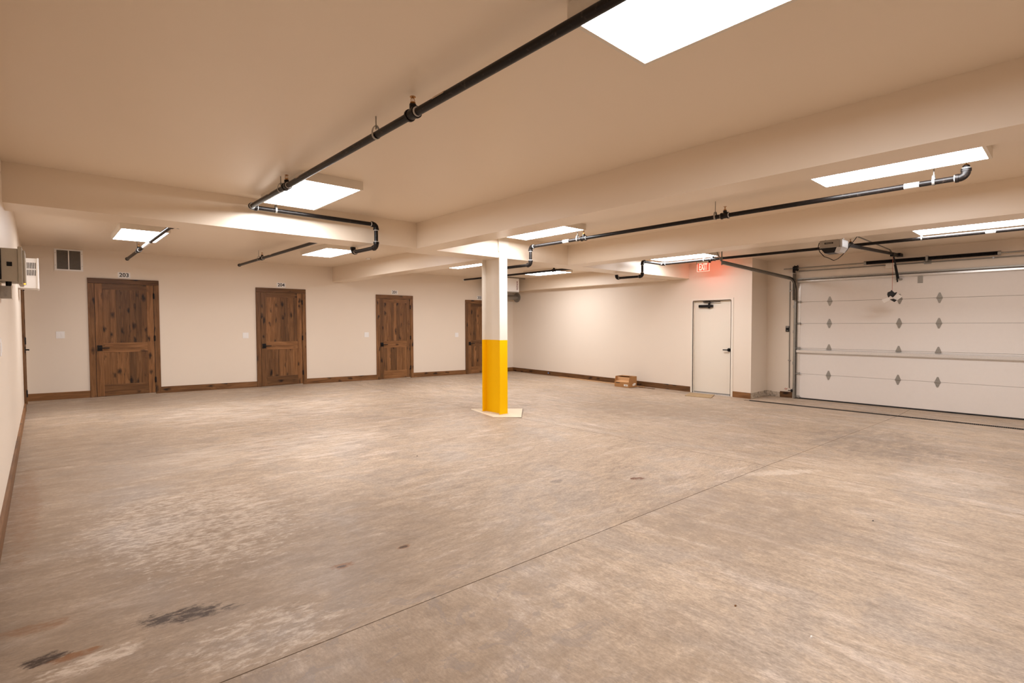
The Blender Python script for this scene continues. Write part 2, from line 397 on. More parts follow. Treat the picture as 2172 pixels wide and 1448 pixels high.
CE = struct(add('ceiling', MB().box(XL - 0.15, XG + 0.25, YF - 0.15, YB + 0.15, ZC, ZC + 0.15), 'ceil'), 'cream painted ceiling crossed by boxed beams')
def beam(x0, x1, y0, y1, z0=ZB): return add('beam', MB().box(x0, x1, y0, y1, z0, ZC + 0.01), 'ceil', CE)
beam(XL - 0.02, XR + 0.02, 5.977, 6.40)
beam(3.725, 4.037, YF - 0.02, 5.976)
beam(6.735, 7.10, YF - 0.02, 5.976)
beam(5.10, 5.45, 6.401, YB + 0.02)
beam(10.57, XR + 0.02, 6.401, YB + 0.02, 2.27)
Z0W = -0.42
struct(add('wall_left', MB().box(XL - 0.15, XL, YF - 0.15, YB + 0.15, Z0W, ZC + 0.02), 'wall'), 'cream painted left wall of the garage')
struct(add('wall_back', MB().box(XL - 0.15, XR + 0.2, YB, YB + 0.15, Z0W, ZC + 0.02), 'wall'), 'cream painted back wall with the four numbered doors')
EY0, EY1, EZ = 5.012, 5.87, 1.776
wr = MB().box(XR, XR + 0.15, YJ, EY0 - 0.01, Z0W, ZC + 0.02).box(XR, XR + 0.15, EY1 + 0.01, YB + 0.1, Z0W, ZC + 0.02).box(XR, XR + 0.15, EY0 - 0.01, EY1 + 0.01, EZ + 0.01, ZC + 0.02)
struct(add('wall_right', wr, 'wall'), 'cream painted right wall with the exit door')
struct(add('wall_right_return', MB().box(XR + 0.149, XG + 0.15, YJ, YJ + 0.15, Z0W, ZC + 0.02), 'wall'), 'short cream return wall beside the garage door')
GY1, GY0, GTOP = 3.985, -0.12, 2.17
struct(add('wall_garage', MB().box(XG, XG + 0.15, GY1 - 0.018, YJ + 0.01, Z0W, ZC + 0.02), 'wall'), 'narrow cream wall beside the garage door track')
struct(add('wall_garage_header', MB().box(XG, XG + 0.15, GY0 - 0.002, GY1 - 0.018, GTOP - 0.003, ZC + 0.02), 'wall'), 'cream wall strip above the white garage door')
struct(add('wall_garage_end', MB().box(XG, XG + 0.15, YF - 0.1, GY0 - 0.002, Z0W, ZC + 0.02), 'wall'), 'cream wall past the far end of the garage door')
struct(add('wall_outside', MB().box(XG + 0.10, XG + 0.16, GY0 - 0.05, GY1 + 0.02, Z0W, ZC), 'ink'), 'dark backing behind the garage door panels')
struct(add('wall_front', MB().box(XL - 0.15, XG + 0.2, YF - 0.15, YF, Z0W, ZC + 0.02), 'wall'), 'cream painted front wall facing the numbered doors')

# ------------------------------------------------------------------ baseboards
BH, BT = 0.122, 0.018
DOORS = [(0.624, '203'), (3.4034, '204'), (6.205, '201'), (8.9897, '202')]
CW = 1.0545
def board_x(par, x0, x1):
    y = YB
    p = [(x0, y - BT, floor_z(x0, y)), (x1, y - BT, floor_z(x1, y)), (x1, y, floor_z(x1, y)), (x0, y, floor_z(x0, y))]
    return add('board', MB().hexa([(a, b, c + 0.001) for a, b, c in p] + [(a, b, c + BH) for a, b, c in p]), 'woodx', par)
def board_y(par, x, y0, y1, s=-1):
    xa, xb = (x - BT, x) if s < 0 else (x, x + BT)
    p = [(xa, y0, floor_z(xa, y0)), (xb, y0, floor_z(xa, y0)), (xb, y1, floor_z(xa, y1)), (xa, y1, floor_z(xa, y1))]
    return add('board', MB().hexa([(a, b, c + 0.001) for a, b, c in p] + [(a, b, c + BH) for a, b, c in p]), 'woody', par)
bb = struct(empty('baseboard_back', (5.3, YB, -0.1)), 'dark stained wooden baseboard along the back wall')
xs = [XL + 0.0] + sum([[x, x + CW] for x, _ in DOORS], []) + [XR]
for i in range(0, len(xs), 2): board_x(bb, xs[i], xs[i + 1])
br = struct(empty('baseboard_right', (XR, 8, -0.2)), 'dark stained wooden baseboard along the right wall')
board_y(br, XR, 5.925, YB - BT); board_y(br, XR, YJ, 4.955)
bg = struct(empty('baseboard_garage', (XG, 4.1, -0.28)), 'short dark baseboard piece beside the garage door track')
board_y(bg, XG, 4.045, 4.283)
bl = struct(empty('baseboard_left', (XL, 4, 0)), 'dark stained wooden baseboard along the left wall')
for y0, y1 in ((YF, 3.2), (3.2, 7.4), (7.4, 10.45)): board_y(bl, XL, y0, y1, 1)
# bare, unpainted wall foot round the jog
tr = struct(empty('trim_1', (11.2, YJ, -0.28)), 'scuffed unpainted wall foot where the baseboard is missing')
random.seed(3)
for x0, x1, t in ((XR + 0.003, 11.20, 0.006), (11.205, 11.27, 0.012), (11.275, 11.52, 0.005), (11.525, 11.60, 0.010)):
    add('plaster_piece', MB().cbox(x0, x1, YJ - t, YJ + 0.02, -0.286, -0.167 + random.uniform(-0.01, 0.006), 0.002), 'bare', tr)
for y0, y1, t in ((4.46, 4.57, 0.010), (4.375, 4.455, 0.006), (4.288, 4.37, 0.009)):
    add('plaster_piece', MB().cbox(XG - t, XG + 0.02, y0, y1, -0.286, -0.170 + random.uniform(-0.012, 0.006), 0.002), 'bare', tr)

# ================================================================== NUMBERED DOORS (facing -Y)
def lever_mb(P, R, U, Nn, d):
    """square rose + lever; P rose centre on the leaf face, R lever direction, Nn outward"""
    P, R, U, Nn = Vector(P), Vector(R), Vector(U), Vector(Nn); mb = MB()
    def bx(c, hr, hu, n0, n1):
        q = [c + R*a*hr + U*b*hu + Nn*n for n in (n0, n1) for a, b in ((-1, -1), (1, -1), (1, 1), (-1, 1))]
        mb.hexa(q)
    bx(P, 0.036, 0.050, 0, 0.009)
    mb.cyl(P + Nn*0.008, P + Nn*0.05, 0.011, 12)
    bx(P + R*0.062, 0.074, 0.009, 0.042, 0.054)
    return mb
def hinge_mb(P, Nn, R):
    P = Vector(P); Nn = Vector(Nn); R = Vector(R); mb = MB()
    mb.cyl(P + Nn*0.006 - Vector((0, 0, 0.05)), P + Nn*0.006 + Vector((0, 0, 0.05)), 0.0085, 10)
    mb.cyl(P + Nn*0.006 + Vector((0, 0, 0.05)), P + Nn*0.006 + Vector((0, 0, 0.062)), 0.005, 8)
    q = [P + R*a*0.014 + Vector((0, 0, b*0.048)) + Nn*n for n in (-0.002, 0.004) for a, b in ((-1, -1), (1, -1), (1, 1), (-1, 1))]
    mb.hexa(q); return mb
def wood_door(n, x0, num, label, where):
    z0 = floor_z(x0 + CW/2, YB); D = tag(empty('door_%d' % n, (x0 + CW/2, YB, z0)), label, 'door', kind='structure')
    yc = YB - 0.026
    lx0, lx1 = x0 + 0.092, x0 + 0.092 + 0.876; H = 2.045
    add('casing', MB().cbox(x0, lx0 - 0.004, yc, YB + 0.001, z0 - 0.008, z0 + 2.045, 0.002), 'woodz', D)
    add('casing', MB().cbox(lx1 + 0.004, x0 + CW, yc, YB + 0.001, z0 - 0.012, z0 + 2.045, 0.002), 'woodz', D)
    add('head_casing', MB().cbox(x0, x0 + CW, yc - 0.002, YB + 0.001, z0 + 2.048, z0 + 2.139, 0.002), 'woodx', D)
    yl = YB - 0.018                                  # face of stiles and rails
    L = add('door_leaf', MB().box(lx0 - 0.003, lx1 + 0.003, yl + 0.0125, YB + 0.02, z0 + 0.012, z0 + H), 'ink', D)
    sw = 0.108
    zr = [(0.012, 0.218), (0.800, 0.975), (1.942, 2.045)]
    for a, b in ((lx0 + 0.003, lx0 + sw), (lx1 - sw, lx1 - 0.003)): add('stile', MB().cbox(a, b, yl, yl + 0.012, z0 + 0.012, z0 + H, 0.0015), 'woodz', L)
    for a, b in zr: add('rail', MB().cbox(lx0 + sw, lx1 - sw, yl, yl + 0.012, z0 + a, z0 + b, 0.0015), 'woodx', L)
    random.seed(n*11)
    for a, b in ((0.218, 0.800), (0.975, 1.942)):
        k = 7; cuts = [lx0 + sw + (lx1 - lx0 - 2*sw)*(i + (random.uniform(-0.22, 0.22) if 0 < i < k else 0))/k for i in range(k + 1)]
        for i in range(k):
            t = random.uniform(0, 0.0012)
            add('plank', MB().cbox(cuts[i] + 0.0006, cuts[i + 1] - 0.0006, yl + 0.005 + t, yl + 0.013, z0 + a, z0 + b, 0.0012), 'woodz', L)
    tag(add('lever_handle', lever_mb((lx0 + 0.056, yl, z0 + 0.885), (1, 0, 0), (0, 0, 1), (0, -1, 0), 1), 'black', L, True), 'matte black square lever handle')
    for z in (1.84, 1.043, 0.258): add('hinge', hinge_mb((lx1 + 0.003, yc + 0.002, z0 + z), (0, -1, 0), (1, 0, 0)), 'black', L, True)
    # number plate
    zs = z0 + 2.139
    c = (x0 + 0.53, YB, zs + 0.075)
    S = tag(empty('number_sign', (c[0], YB, c[2] - 0.055)), 'small white sign reading %s %s' % (num, where), 'sign', 'door number signs')
    add('plate', MB().cbox(c[0] - 0.093, c[0] + 0.093, YB - 0.003, YB + 0.001, c[2] - 0.052, c[2] + 0.052, 0.001), 'white', S)
    add('lettering', text_mb(num, 0.098, (c[0], YB - 0.003, c[2]), (1, 0, 0), (0, 0, 1), 0.0022, 1.0, 0.001), 'ink', S)
wood_door(1, *DOORS[0], 'knotty stained wooden door below the sign 203', 'over the leftmost wooden door')
wood_door(2, *DOORS[1], 'knotty stained wooden door below the sign 204', 'over the second door from the left')
wood_door(3, *DOORS[2], 'knotty stained wooden door below the sign 201', 'over the door left of the column door')
wood_door(4, *DOORS[3], 'knotty stained wooden door half hidden behind the yellow column', 'cut by the column edge')
# door on the left wall
D5 = tag(empty('door_5', (XL, 11.0, 0)), 'dark wooden door on the left wall seen edge on', 'door', kind='structure')
yl0, yl1 = 10.56, 11.44
add('casing', MB().cbox(XL - 0.001, XL + 0.02, yl0 - 0.092, yl0 - 0.004, 0, 2.045, 0.002), 'woodz', D5)
add('casing', MB().cbox(XL - 0.001, XL + 0.02, yl1 + 0.004, yl1 + 0.092, 0, 2.045, 0.002), 'woodz', D5)
add('head_casing', MB().cbox(XL - 0.001, XL + 0.022, yl0 - 0.092, yl1 + 0.092, 2.048, 2.139, 0.002), 'woody', D5)
L5 = add('door_leaf', MB().cbox(XL - 0.02, XL + 0.008, yl0, yl1, 0.012, 2.045, 0.002), 'woodz', D5)
for z in (1.84, 1.043, 0.258): add('hinge', hinge_mb((XL + 0.026, yl0 - 0.004, z), (1, 0, 0), (0, 1, 0)), 'black', L5, True)
tag(add('lever_handle', lever_mb((XL + 0.008, yl1 - 0.056, 0.885), (0, -1, 0), (0, 0, 1), (1, 0, 0), 1), 'black', L5, True), 'matte black lever handle')

# ------------------------------------------------------------------ switch plates
def switch(x, z, label, nx=2, face='y', y=YB):
    wd = 0.116
    if face == 'y':
        S = empty('switch_plate', (x, YB, z - 0.06)); add('plate', MB().cbox(x - wd/2, x + wd/2, YB - 0.006, YB + 0.001, z - 0.06, z + 0.06, 0.002), 'white', S)
        for s in (-1, 1): add('rocker', MB().cbox(x + s*0.023 - 0.0165, x + s*0.023 + 0.0165, YB - 0.009, YB - 0.004, z - 0.034, z + 0.034, 0.0015), 'white', S)
    else:
        S = empty('switch_plate', (XL, y, z - 0.06)); add('plate', MB().cbox(XL - 0.001, XL + 0.006, y - wd/2, y + wd/2, z - 0.06, z + 0.06, 0.002), 'white', S)
        for s in (-1, 1): add('rocker', MB().cbox(XL + 0.004, XL + 0.009, y + s*0.023 - 0.0165, y + s*0.023 + 0.0165, z - 0.034, z + 0.034, 0.0015), 'white', S)
    tag(S, label, 'switch', 'white double switch plates')
switch(0.243, 1.111, 'white double switch plate below the return air grille')
switch(3.193, 1.053, 'white double switch plate left of the second wooden door')
switch(5.945, 1.026, 'white double switch plate left of the third wooden door')
switch(8.686, 0.978, 'white double switch plate nearest the yellow column')
switch(0, 1.125, 'white switch plate on the left wall at the photo edge', face='x', y=4.93)

# ------------------------------------------------------------------ vent grille
V = tag(empty('vent_grille', (0.384, YB, 2.22)), 'white return air grille with two dark louvred panels high on back wall', 'vent')
vx0, vx1, vz0, vz1, vm = 0.194, 0.574, 2.222, 2.594, 0.383
fr = MB()
for a in ((vx0, vx0 + 0.032, vz0, vz1), (vx1 - 0.032, vx1, vz0, vz1), (vx0 + 0.032, vx1 - 0.032, vz0, vz0 + 0.026), (vx0 + 0.032, vx1 - 0.032, vz1 - 0.022, vz1), (vm - 0.008, vm + 0.008, vz0 + 0.026, vz1 - 0.022)):
    fr.box(a[0], a[1], YB - 0.012, YB + 0.001, a[2], a[3])
add('frame', fr, 'white', V)
for a, b in ((vx0 + 0.032, vm - 0.008), (vm + 0.008, vx1 - 0.032)):
    add('backing', MB().box(a, b, YB - 0.001, YB + 0.001, vz0 + 0.026, vz1 - 0.022), 'ink', V)
    mb = MB(); k = 24
    for i in range(k):
        z = vz0 + 0.03 + (vz1 - vz0 - 0.056)*i/k
        mb.hexa([(a, YB - 0.011, z), (b, YB - 0.011, z), (b, YB - 0.001, z + 0.008), (a, YB - 0.001, z + 0.008), (a, YB - 0.011, z + 0.002), (b, YB - 0.011, z + 0.002), (b, YB - 0.001, z + 0.010), (a, YB - 0.001, z + 0.010)])
    o = add('louvres', mb, 'greyplastic', V); o['kind'] = 'stuff'
for x in (vx0 + 0.014, vx1 - 0.014):
    for z in (vz0 + 0.09, vz1 - 0.07): add('screw', MB().cyl((x, YB - 0.0145, z), (x, YB - 0.011, z), 0.005, 8), 'greyplastic', V)

# ================================================================== EXIT DOOR (right wall, facing -X)
D6 = tag(empty('door_6', (XR, 5.44, -0.27)), 'plain cream steel exit door with black closer', 'door', kind='structure')
fx = XR - 0.012; zb = -0.268
def jamb(y0, y1, z0, z1, x1=XR + 0.14): return MB().box(fx, x1, y0, y1, z0, z1)
add('frame_jamb', MB().box(fx, XR + 0.002, EY1, EY1 + 0.055, zb - 0.005, EZ + 0.05).box(fx, XR + 0.14, EY1, EY1 + 0.010, zb - 0.005, EZ), 'frame', D6)
add('frame_jamb', MB().box(fx, XR + 0.002, EY0 - 0.055, EY0, zb - 0.013, EZ + 0.05).box(fx, XR + 0.14, EY0 - 0.010, EY0, zb - 0.013, EZ), 'frame', D6)
add('frame_head', MB().box(fx, XR + 0.002, EY0, EY1, EZ, EZ + 0.05).box(fx, XR + 0.14, EY0, EY1, EZ, EZ + 0.010), 'frame', D6)
add('threshold', MB().box(XR + 0.0, XR + 0.14, EY0, EY1, zb - 0.02, zb + 0.008), 'alu', D6)
xl = XR + 0.055
L6 = add('door_leaf', MB().cbox(xl, xl + 0.045, EY0 + 0.003, EY1 - 0.003, zb + 0.020, EZ - 0.003, 0.0015), 'frame', D6)
add('door_sweep', MB().box(xl - 0.004, xl + 0.001, EY0 + 0.006, EY1 - 0.006, zb + 0.012, zb + 0.03), 'greyplastic', L6)
cl = MB().cbox(xl - 0.055, xl, 5.43, 5.75, 1.630, 1.688, 0.006).cyl((xl - 0.028, 5.515, 1.61), (xl - 0.028, 5.515, 1.725), 0.022, 12)
add('door_closer', cl, 'black', L6)
add('closer_arm', MB().sweep([(xl - 0.028, 5.515, 1.722), (xl - 0.05, 5.44, 1.745), (xl - 0.06, 5.25, 1.748)], 0.009, 8).box(xl - 0.06, xl - 0.02, 5.49, 5.64, 1.742, 1.762), 'black', L6)
lv = MB().cyl((xl, 5.070, 0.71), (xl - 0.012, 5.070, 0.71), 0.038, 18).cyl((xl - 0.01, 5.070, 0.71), (xl - 0.055, 5.070, 0.71), 0.013, 12).cbox(xl - 0.062, xl - 0.046, 5.06, 5.185, 0.699, 0.721, 0.004)
add('lever_handle', lv, 'black', L6, True)
for z in (1.55, 0.75, -0.05): add('hinge', MB().cyl((xl - 0.006, EY1 - 0.004, z - 0.055), (xl - 0.006, EY1 - 0.004, z + 0.055), 0.007, 8), 'frame', L6)

# door mat
mp = [(10.085, 5.64), (10.205, 5.12), (10.775, 5.325), (10.62, 5.82)]
mb = MB().hexa([(x, y, floor_z(x, y) + 0.001) for x, y in mp] + [(x, y, floor_z(x, y) + 0.013) for x, y in mp])
tag(add('door_mat', mb, 'coir'), 'tan woven doormat lying askew at the exit door', 'mat')

# ================================================================== STEEL COLUMN
zc0 = zp + 0.004; cx0, cx1 = 5.163, 5.320; cy0, cy1 = 5.957, 6.385; ft, wt = 0.018, 0.014
S = tag(empty('steel_column', (5.24, 6.17, zc0)), 'wide flange steel column painted white above and yellow below', 'column')
def colsec(name, x0, x1, y0, y1, ztop, zlow=zc0, zy=1.03):
    mb = MB(); mb.cur = 1; mb.box(x0, x1, y0, y1, zlow, zy); mb.cur = 0; mb.box(x0, x1, y0, y1, zy, ztop)
    return add(name, mb, ['white_paint', 'yellow'], S)
colsec('flange', cx0, cx1, cy0, cy0 + ft, 2.39)
colsec('flange', cx0, cx1, cy1 - ft, cy1, ZB)
colsec('web', 5.2345, 5.2485, cy0 + ft, cy1 - ft, ZB)
add('cap_plate', MB().box(5.150, 5.345, 5.955, 5.977, 2.38, 2.62), 'white_paint', S)
add('base_plate', MB().box(cx0 - 0.012, cx1 + 0.012, cy0 - 0.012, cy1 + 0.012, zc0 - 0.002, zc0 + 0.006), 'patch', S)
for x in (5.225, 5.262): add('bolt_hole', MB().cyl((x, 5.953, 2.43), (x, 5.956, 2.43), 0.006, 8), 'ink', S)

# ================================================================== CEILING LIGHTS
LW, LL, LD = 0.565, 1.165, 0.078
def light(x, y, label):
    z1 = ZC - LD; Lt = tag(empty('ceiling_light', (x, y, z1)), label, 'light', 'flat ceiling light panels')
    x0, x1, y0, y1 = x - LW/2, x + LW/2, y - LL/2, y + LL/2; t = 0.022
    add('housing', MB().box(x0, x1, y0, y1, z1 + 0.006, ZC + 0.001), 'housing', Lt)
    rim = MB()
    for a in ((x0, x1, y0, y0 + t), (x0, x1, y1 - t, y1), (x0, x0 + t, y0 + t, y1 - t), (x1 - t, x1, y0 + t, y1 - t)): rim.box(*a, z1, z1 + 0.006)
    add('rim', rim, 'housing', Lt)
    mb = MB().box(x0 + t, x1 - t, y0 + t, y1 - t, z1 + 0.0025, z1 + 0.0055); mb.mi = [0, 1, 1, 1, 1, 1]
    add('diffuser', mb, ['diffuser', 'housing'], Lt)
light(1.955, 0.905, 'lit ceiling panel nearest the camera, cut by the photo top edge')
light(2.005, 5.185, 'lit ceiling panel beside the long pipe elbow in front of beam')
light(1.075, 9.07, 'lit ceiling panel in front of door 203 crossed by a pipe')
light(3.81, 9.02, 'lit ceiling panel between the beams above door 204')
light(5.20, 5.12, 'lit ceiling panel just right of the column top')
light(6.83, 9.06, 'lit ceiling panel partly hidden left of the column')
light(9.42, 9.03, 'lit ceiling panel right of the column above the hanging heater')
light(9.205, 5.20, 'lit ceiling panel beside the red EXIT sign')
light(5.20, 1.075, 'long lit ceiling panel between the two right-hand beams')
light(5.20, -3.05, 'unseen lit ceiling panel added between the right-hand beams for light on the garage side')  # unseen panel, added to brighten the garage door side
light(9.20, -3.05, 'unseen lit ceiling panel added past the garage door to brighten it')  # second added panel out of view, position guessed for the garage wall's brightness
light(9.20, 1.04, 'lit ceiling panel in front of the garage door, cut by photo edge')

# ================================================================== SPRINKLER PIPES
PR = 0.0235
def elbow(par, a, p, b, r):
    a, p, b = Vector(a), Vector(p), Vector(b); d0 = (a - p).normalized(); d1 = (b - p).normalized(); R = 0.044
    c = p + (d0 + d1)*R; pts = []
    for i in range(9):
        t = i/8*math.pi/2
        pts.append(c - d1*R*math.cos(t) - d0*R*math.sin(t))
    mb = MB().sweep(pts, r*1.32, 16)
    for d in (d0, d1): mb.cyl(p + d*R, p + d*(R + 0.022), r*1.48, 16)
    o = add('elbow', mb, 'pipe', par, True)
    for d in (d0, d1): add('thread_seal', MB().cyl(p + d*(R + 0.021), p + d*(R + 0.029), r*1.22, 14), 'seal', par, True)
    return R + 0.02
def run(par, pts, r=PR):
    pts = [Vector(p) for p in pts]
    trims = [0]*len(pts)
    for i in range(1, len(pts) - 1): trims[i] = elbow(par, pts[i - 1], pts[i], pts[i + 1], r)
    for i in range(len(pts) - 1):
        d = (pts[i + 1] - pts[i]).normalized()
        add('pipe', MB().cyl(pts[i] + d*trims[i], pts[i + 1] - d*trims[i + 1], r, 16), 'pipe', par, True)
def tee(par, p, d, r=PR, head=True, upv=(0, 0, 1)):
    p, d, u = Vector(p), Vector(d).normalized(), Vector(upv)
    mb = MB().cyl(p - d*0.036, p + d*0.036, r*1.3, 16).cyl(p - d*0.042, p - d*0.028, r*1.52, 16).cyl(p + d*0.028, p + d*0.042, r*1.52, 16).cyl(p, p + u*0.055, r*0.85, 14)
    add('tee', mb, 'pipe', par, True)
    for s in (-1, 1): add('thread_seal', MB().cyl(p + d*s*0.041, p + d*s*0.048, r*1.2, 14), 'seal', par, True)
    if head: sprinkler(par, p + u*0.052)
def sprinkler(par, p):
    p = Vector(p); z = Vector((0, 0, 1)); x = Vector((1, 0, 0))
    mb = MB().cyl(p, p + z*0.012, 0.011, 12).cyl(p + z*0.010, p + z*0.014, 0.016, 14)
    for s in (-1, 1): mb.sweep([p + z*0.014 + x*s*0.010, p + z*0.030 + x*s*0.012, p + z*0.044 + x*s*0.003], 0.0022, 6)
    mb.cyl(p + z*0.014, p + z*0.043, 0.0016, 6)
    h = add('sprinkler_head', mb, 'brass', par, True)
    add('deflector', MB().cyl(p + z*0.044, p + z*0.0465, 0.0175, 16), 'brass', h, True)
def hanger(par, p, r=PR, ax='y'):
    p = Vector(p); q = Vector((1, 0, 0)) if ax == 'y' else Vector((0, 1, 0)); d = Vector((0, 1, 0)) if ax == 'y' else Vector((1, 0, 0))
    n = 20; pts = []
    for i in range(n + 1):                       # pear shaped strap
        t = -math.pi/2 + 2*math.pi*i/n
        rr = r*1.12; y = math.sin(t)*rr; x = math.cos(t)*rr
        if y > 0: y *= 2.1
        pts.append((x, y))
    mb = MB()
    for (a0, b0), (a1, b1) in zip(pts, pts[1:]):
        P = [p + q*a*k + Vector((0, 0, b*k)) + d*e for k in (1.0, 1.10) for a, b, e in ((a0, b0, -0.009), (a1, b1, -0.009), (a1, b1, 0.009), (a0, b0, 0.009))]
        mb.hexa(P)
    add('hanger_ring', mb, 'galv', par, True)
    top = p.z + r*2.3
    add('hanger_rod', MB().cyl((p.x, p.y, top - 0.02), (p.x, p.y, ZC), 0.0045, 8), 'galv', par, True)
def plabel(par, a, b, r=PR, m='label'):
    if m == 'seal': return add('pipe_label', MB().cyl(a, b, r*1.03, 16), m, par, True)
    a, b = Vector(a), Vector(b); mb = MB(); n = 6
    for i in range(n):                           # small sticker wrapped on the upper side
        q = []
        for k in (1.0, 1.04):
            for P, t in ((a, i), (a, i + 1), (b, i + 1), (b, i)):
                an = math.radians(118 + 52*t/n); q.append(P + Vector((math.cos(an), 0, math.sin(an)))*r*k)
        mb.hexa(q)
    return add('pipe_label', mb, m, par, True)
pz = 2.503
# left bay
P1 = tag(empty('sprinkler_pipe', (1.64, 3.0, pz)), 'long black sprinkler pipe crossing the near left ceiling and dropping under the beam', 'pipe', 'black sprinkler pipes')
run(P1, [(1.64, -5.19, pz), (1.645, 5.86, pz), (3.075, 5.86, pz - 0.005), (3.075, 5.86, 2.222), (3.06, 6.47, 2.222), (3.06, 6.47, 2.475), (3.0, 7.30, 2.475)])
tee(P1, (1.64, 2.66, pz), (0, 1, 0)); tee(P1, (1.645, 4.78, pz), (0, 1, 0))
hanger(P1, (1.64, 3.11, pz)); hanger(P1, (1.645, 4.93, pz)); hanger(P1, (1.90, 5.86, pz), ax='x')
plabel(P1, (1.641, 2.32, pz), (1.641, 2.43, pz)); plabel(P1, (1.645, 4.43, pz), (1.645, 4.50, pz)); plabel(P1, (1.645, 5.16, pz), (1.645, 5.23, pz))
P4 = tag(empty('sprinkler_pipe', (2.95, 9.4, 2.47)), 'black sprinkler pipe ending above and left of door 204', 'pipe', 'black sprinkler pipes')
run(P4, [(2.955, 7.30, 2.463), (2.94, 11.25, 2.46)])
tee(P4, (2.945, 9.85, 2.461), (0, 1, 0)); hanger(P4, (2.945, 10.04, 2.461)); plabel(P4, (2.948, 9.3, 2.462), (2.948, 9.42, 2.462))
add('cap', MB().cyl((2.94, 11.24, 2.46), (2.94, 11.28, 2.46), PR*1.3, 14), 'pipe', P4, True)
P3 = tag(empty('sprinkler_pipe', (1.17, 9.4, 2.455)), 'black sprinkler pipe passing under the lit panel before door 203', 'pipe', 'black sprinkler pipes')
run(P3, [(2.93, 7.30, 2.463), (1.185, 7.30, 2.458), (1.165, 11.45, 2.455)])
tee(P3, (1.17, 10.02, 2.455), (0, 1, 0)); hanger(P3, (1.17, 10.2, 2.455)); plabel(P3, (1.176, 8.9, 2.455), (1.174, 9.55, 2.455), m='seal')
add('cap', MB().cyl((1.165, 11.44, 2.455), (1.165, 11.48, 2.455), PR*1.3, 14), 'pipe', P3, True)
# middle bay
z2 = 2.449
P2 = tag(empty('sprinkler_pipe', (5.55, 3.0, z2)), 'black sprinkler pipe running right from the column between two beams', 'pipe', 'black sprinkler pipes')
run(P2, [(5.55, 0.655, z2 + 0.09), (5.55, 0.655, z2), (5.55, 5.68, z2), (5.55, 5.68, 2.178), (5.55, 6.6, 2.178), (5.6, 6.6, 2.45), (5.62, 9.0, 2.45)])
sprinkler(P2, (5.55, 0.655, z2 + 0.085))
tee(P2, (5.55, 4.633, z2), (0, 1, 0)); tee(P2, (5.55, 2.645, z2), (0, 1, 0))
hanger(P2, (5.55, 4.745, z2)); hanger(P2, (5.55, 2.755, z2)); hanger(P2, (5.55, 0.86, z2))
plabel(P2, (5.55, 4.90, z2), (5.55, 5.01, z2), m='seal'); plabel(P2, (5.55, 0.955, z2), (5.55, 1.06, z2), m='seal')
# right bay
z3, x3 = 2.466, 9.24
P6 = tag(empty('sprinkler_pipe', (x3, 3.0, z3)), 'black sprinkler pipe running past the EXIT sign behind the door opener', 'pipe', 'black sprinkler pipes')
run(P6, [(x3, -5.19, z3), (x3, 5.68, z3), (8.54, 5.68, z3), (8.54, 5.68, 2.185), (8.54, 6.28, 2.185), (8.54, 6.28, 2.255)])
tee(P6, (x3, 4.62, z3), (0, 1, 0), head=False); tee(P6, (x3, 2.42, z3), (0, 1, 0)); hanger(P6, (x3, 4.80, z3)); hanger(P6, (x3, 1.55, z3))
plabel(P6, (x3, 0.78, z3), (x3, 0.88, z3), m='seal')
P7 = tag(empty('sprinkler_pipe', (8.5, 9, 2.475)), 'black sprinkler pipe passing behind the column in the far right bay', 'pipe', 'black sprinkler pipes')
run(P7, [(8.58, 6.42, 2.478), (8.46, 11.2, 2.473)])
add('cap', MB().cyl((8.46, 11.2, 2.473), (8.46, 11.24, 2.473), PR*1.3, 14), 'seal', P7, True)
tee(P7, (8.55, 8.0, 2.477), (0, 1, 0))
# tiny ceiling sensor
S = tag(empty('ceiling_sensor', (4.93, 9.75, ZC - 0.03)), 'tiny white sensor stuck to the ceiling near the rear beam', 'sensor')
add('body', MB().cbox(4.90, 4.97, 9.72, 9.78, ZC - 0.028, ZC + 0.001, 0.006), 'white', S); add('lens', MB().cyl((4.972, 9.75, ZC - 0.012), (4.985, 9.75, ZC - 0.014), 0.010, 10), 'black', S)

# ================================================================== EXIT SIGN
S = tag(empty('exit_sign', (10.34, 5.385, 2.37)), 'red lit EXIT sign hanging from the ceiling over the exit door', 'sign')
sx = 10.34; sy0, sy1 = 5.248, 5.522; sz0, sz1 = 2.372, 2.545
add('canopy', MB().cbox(sx - 0.03, sx + 0.03, sy0 + 0.005, sy1 - 0.005, sz1, ZC + 0.001, 0.004), 'housing', S)
add('end_cap', MB().box(sx - 0.033, sx + 0.033, sy0 - 0.012, sy0 + 0.008, sz1 - 0.004, ZC - 0.015), 'black', S)
add('end_cap', MB().box(sx - 0.033, sx + 0.033, sy1 - 0.006, sy1 + 0.002, sz1 - 0.016, ZC - 0.015), 'greyplastic', S)
add('panel', MB().box(sx - 0.006, sx, sy0, sy1, sz0, sz1), 'exitred', S)
add('rear_lens', MB().box(sx + 0.001, sx + 0.006, sy0, sy1, sz0, sz1), 'exitback', S)
add('edge_strip', MB().box(sx - 0.0075, sx - 0.006, sy1 - 0.010, sy1, sz0, sz1 - 0.005).box(sx - 0.0075, sx - 0.006, sy0, sy0 + 0.006, sz0, sz1 - 0.005).box(sx - 0.0075, sx - 0.006, sy0 + 0.006, sy1 - 0.010, sz0, sz0 + 0.006), 'exitwhite', S)
add('lettering', text_mb('EXIT', 0.195, (sx - 0.006, 5.385, 2.461), (0, -1, 0), (0, 0, 1), 0.004, 0.46, 0.002, (-1, 0, 0)), 'exitwhite', S)

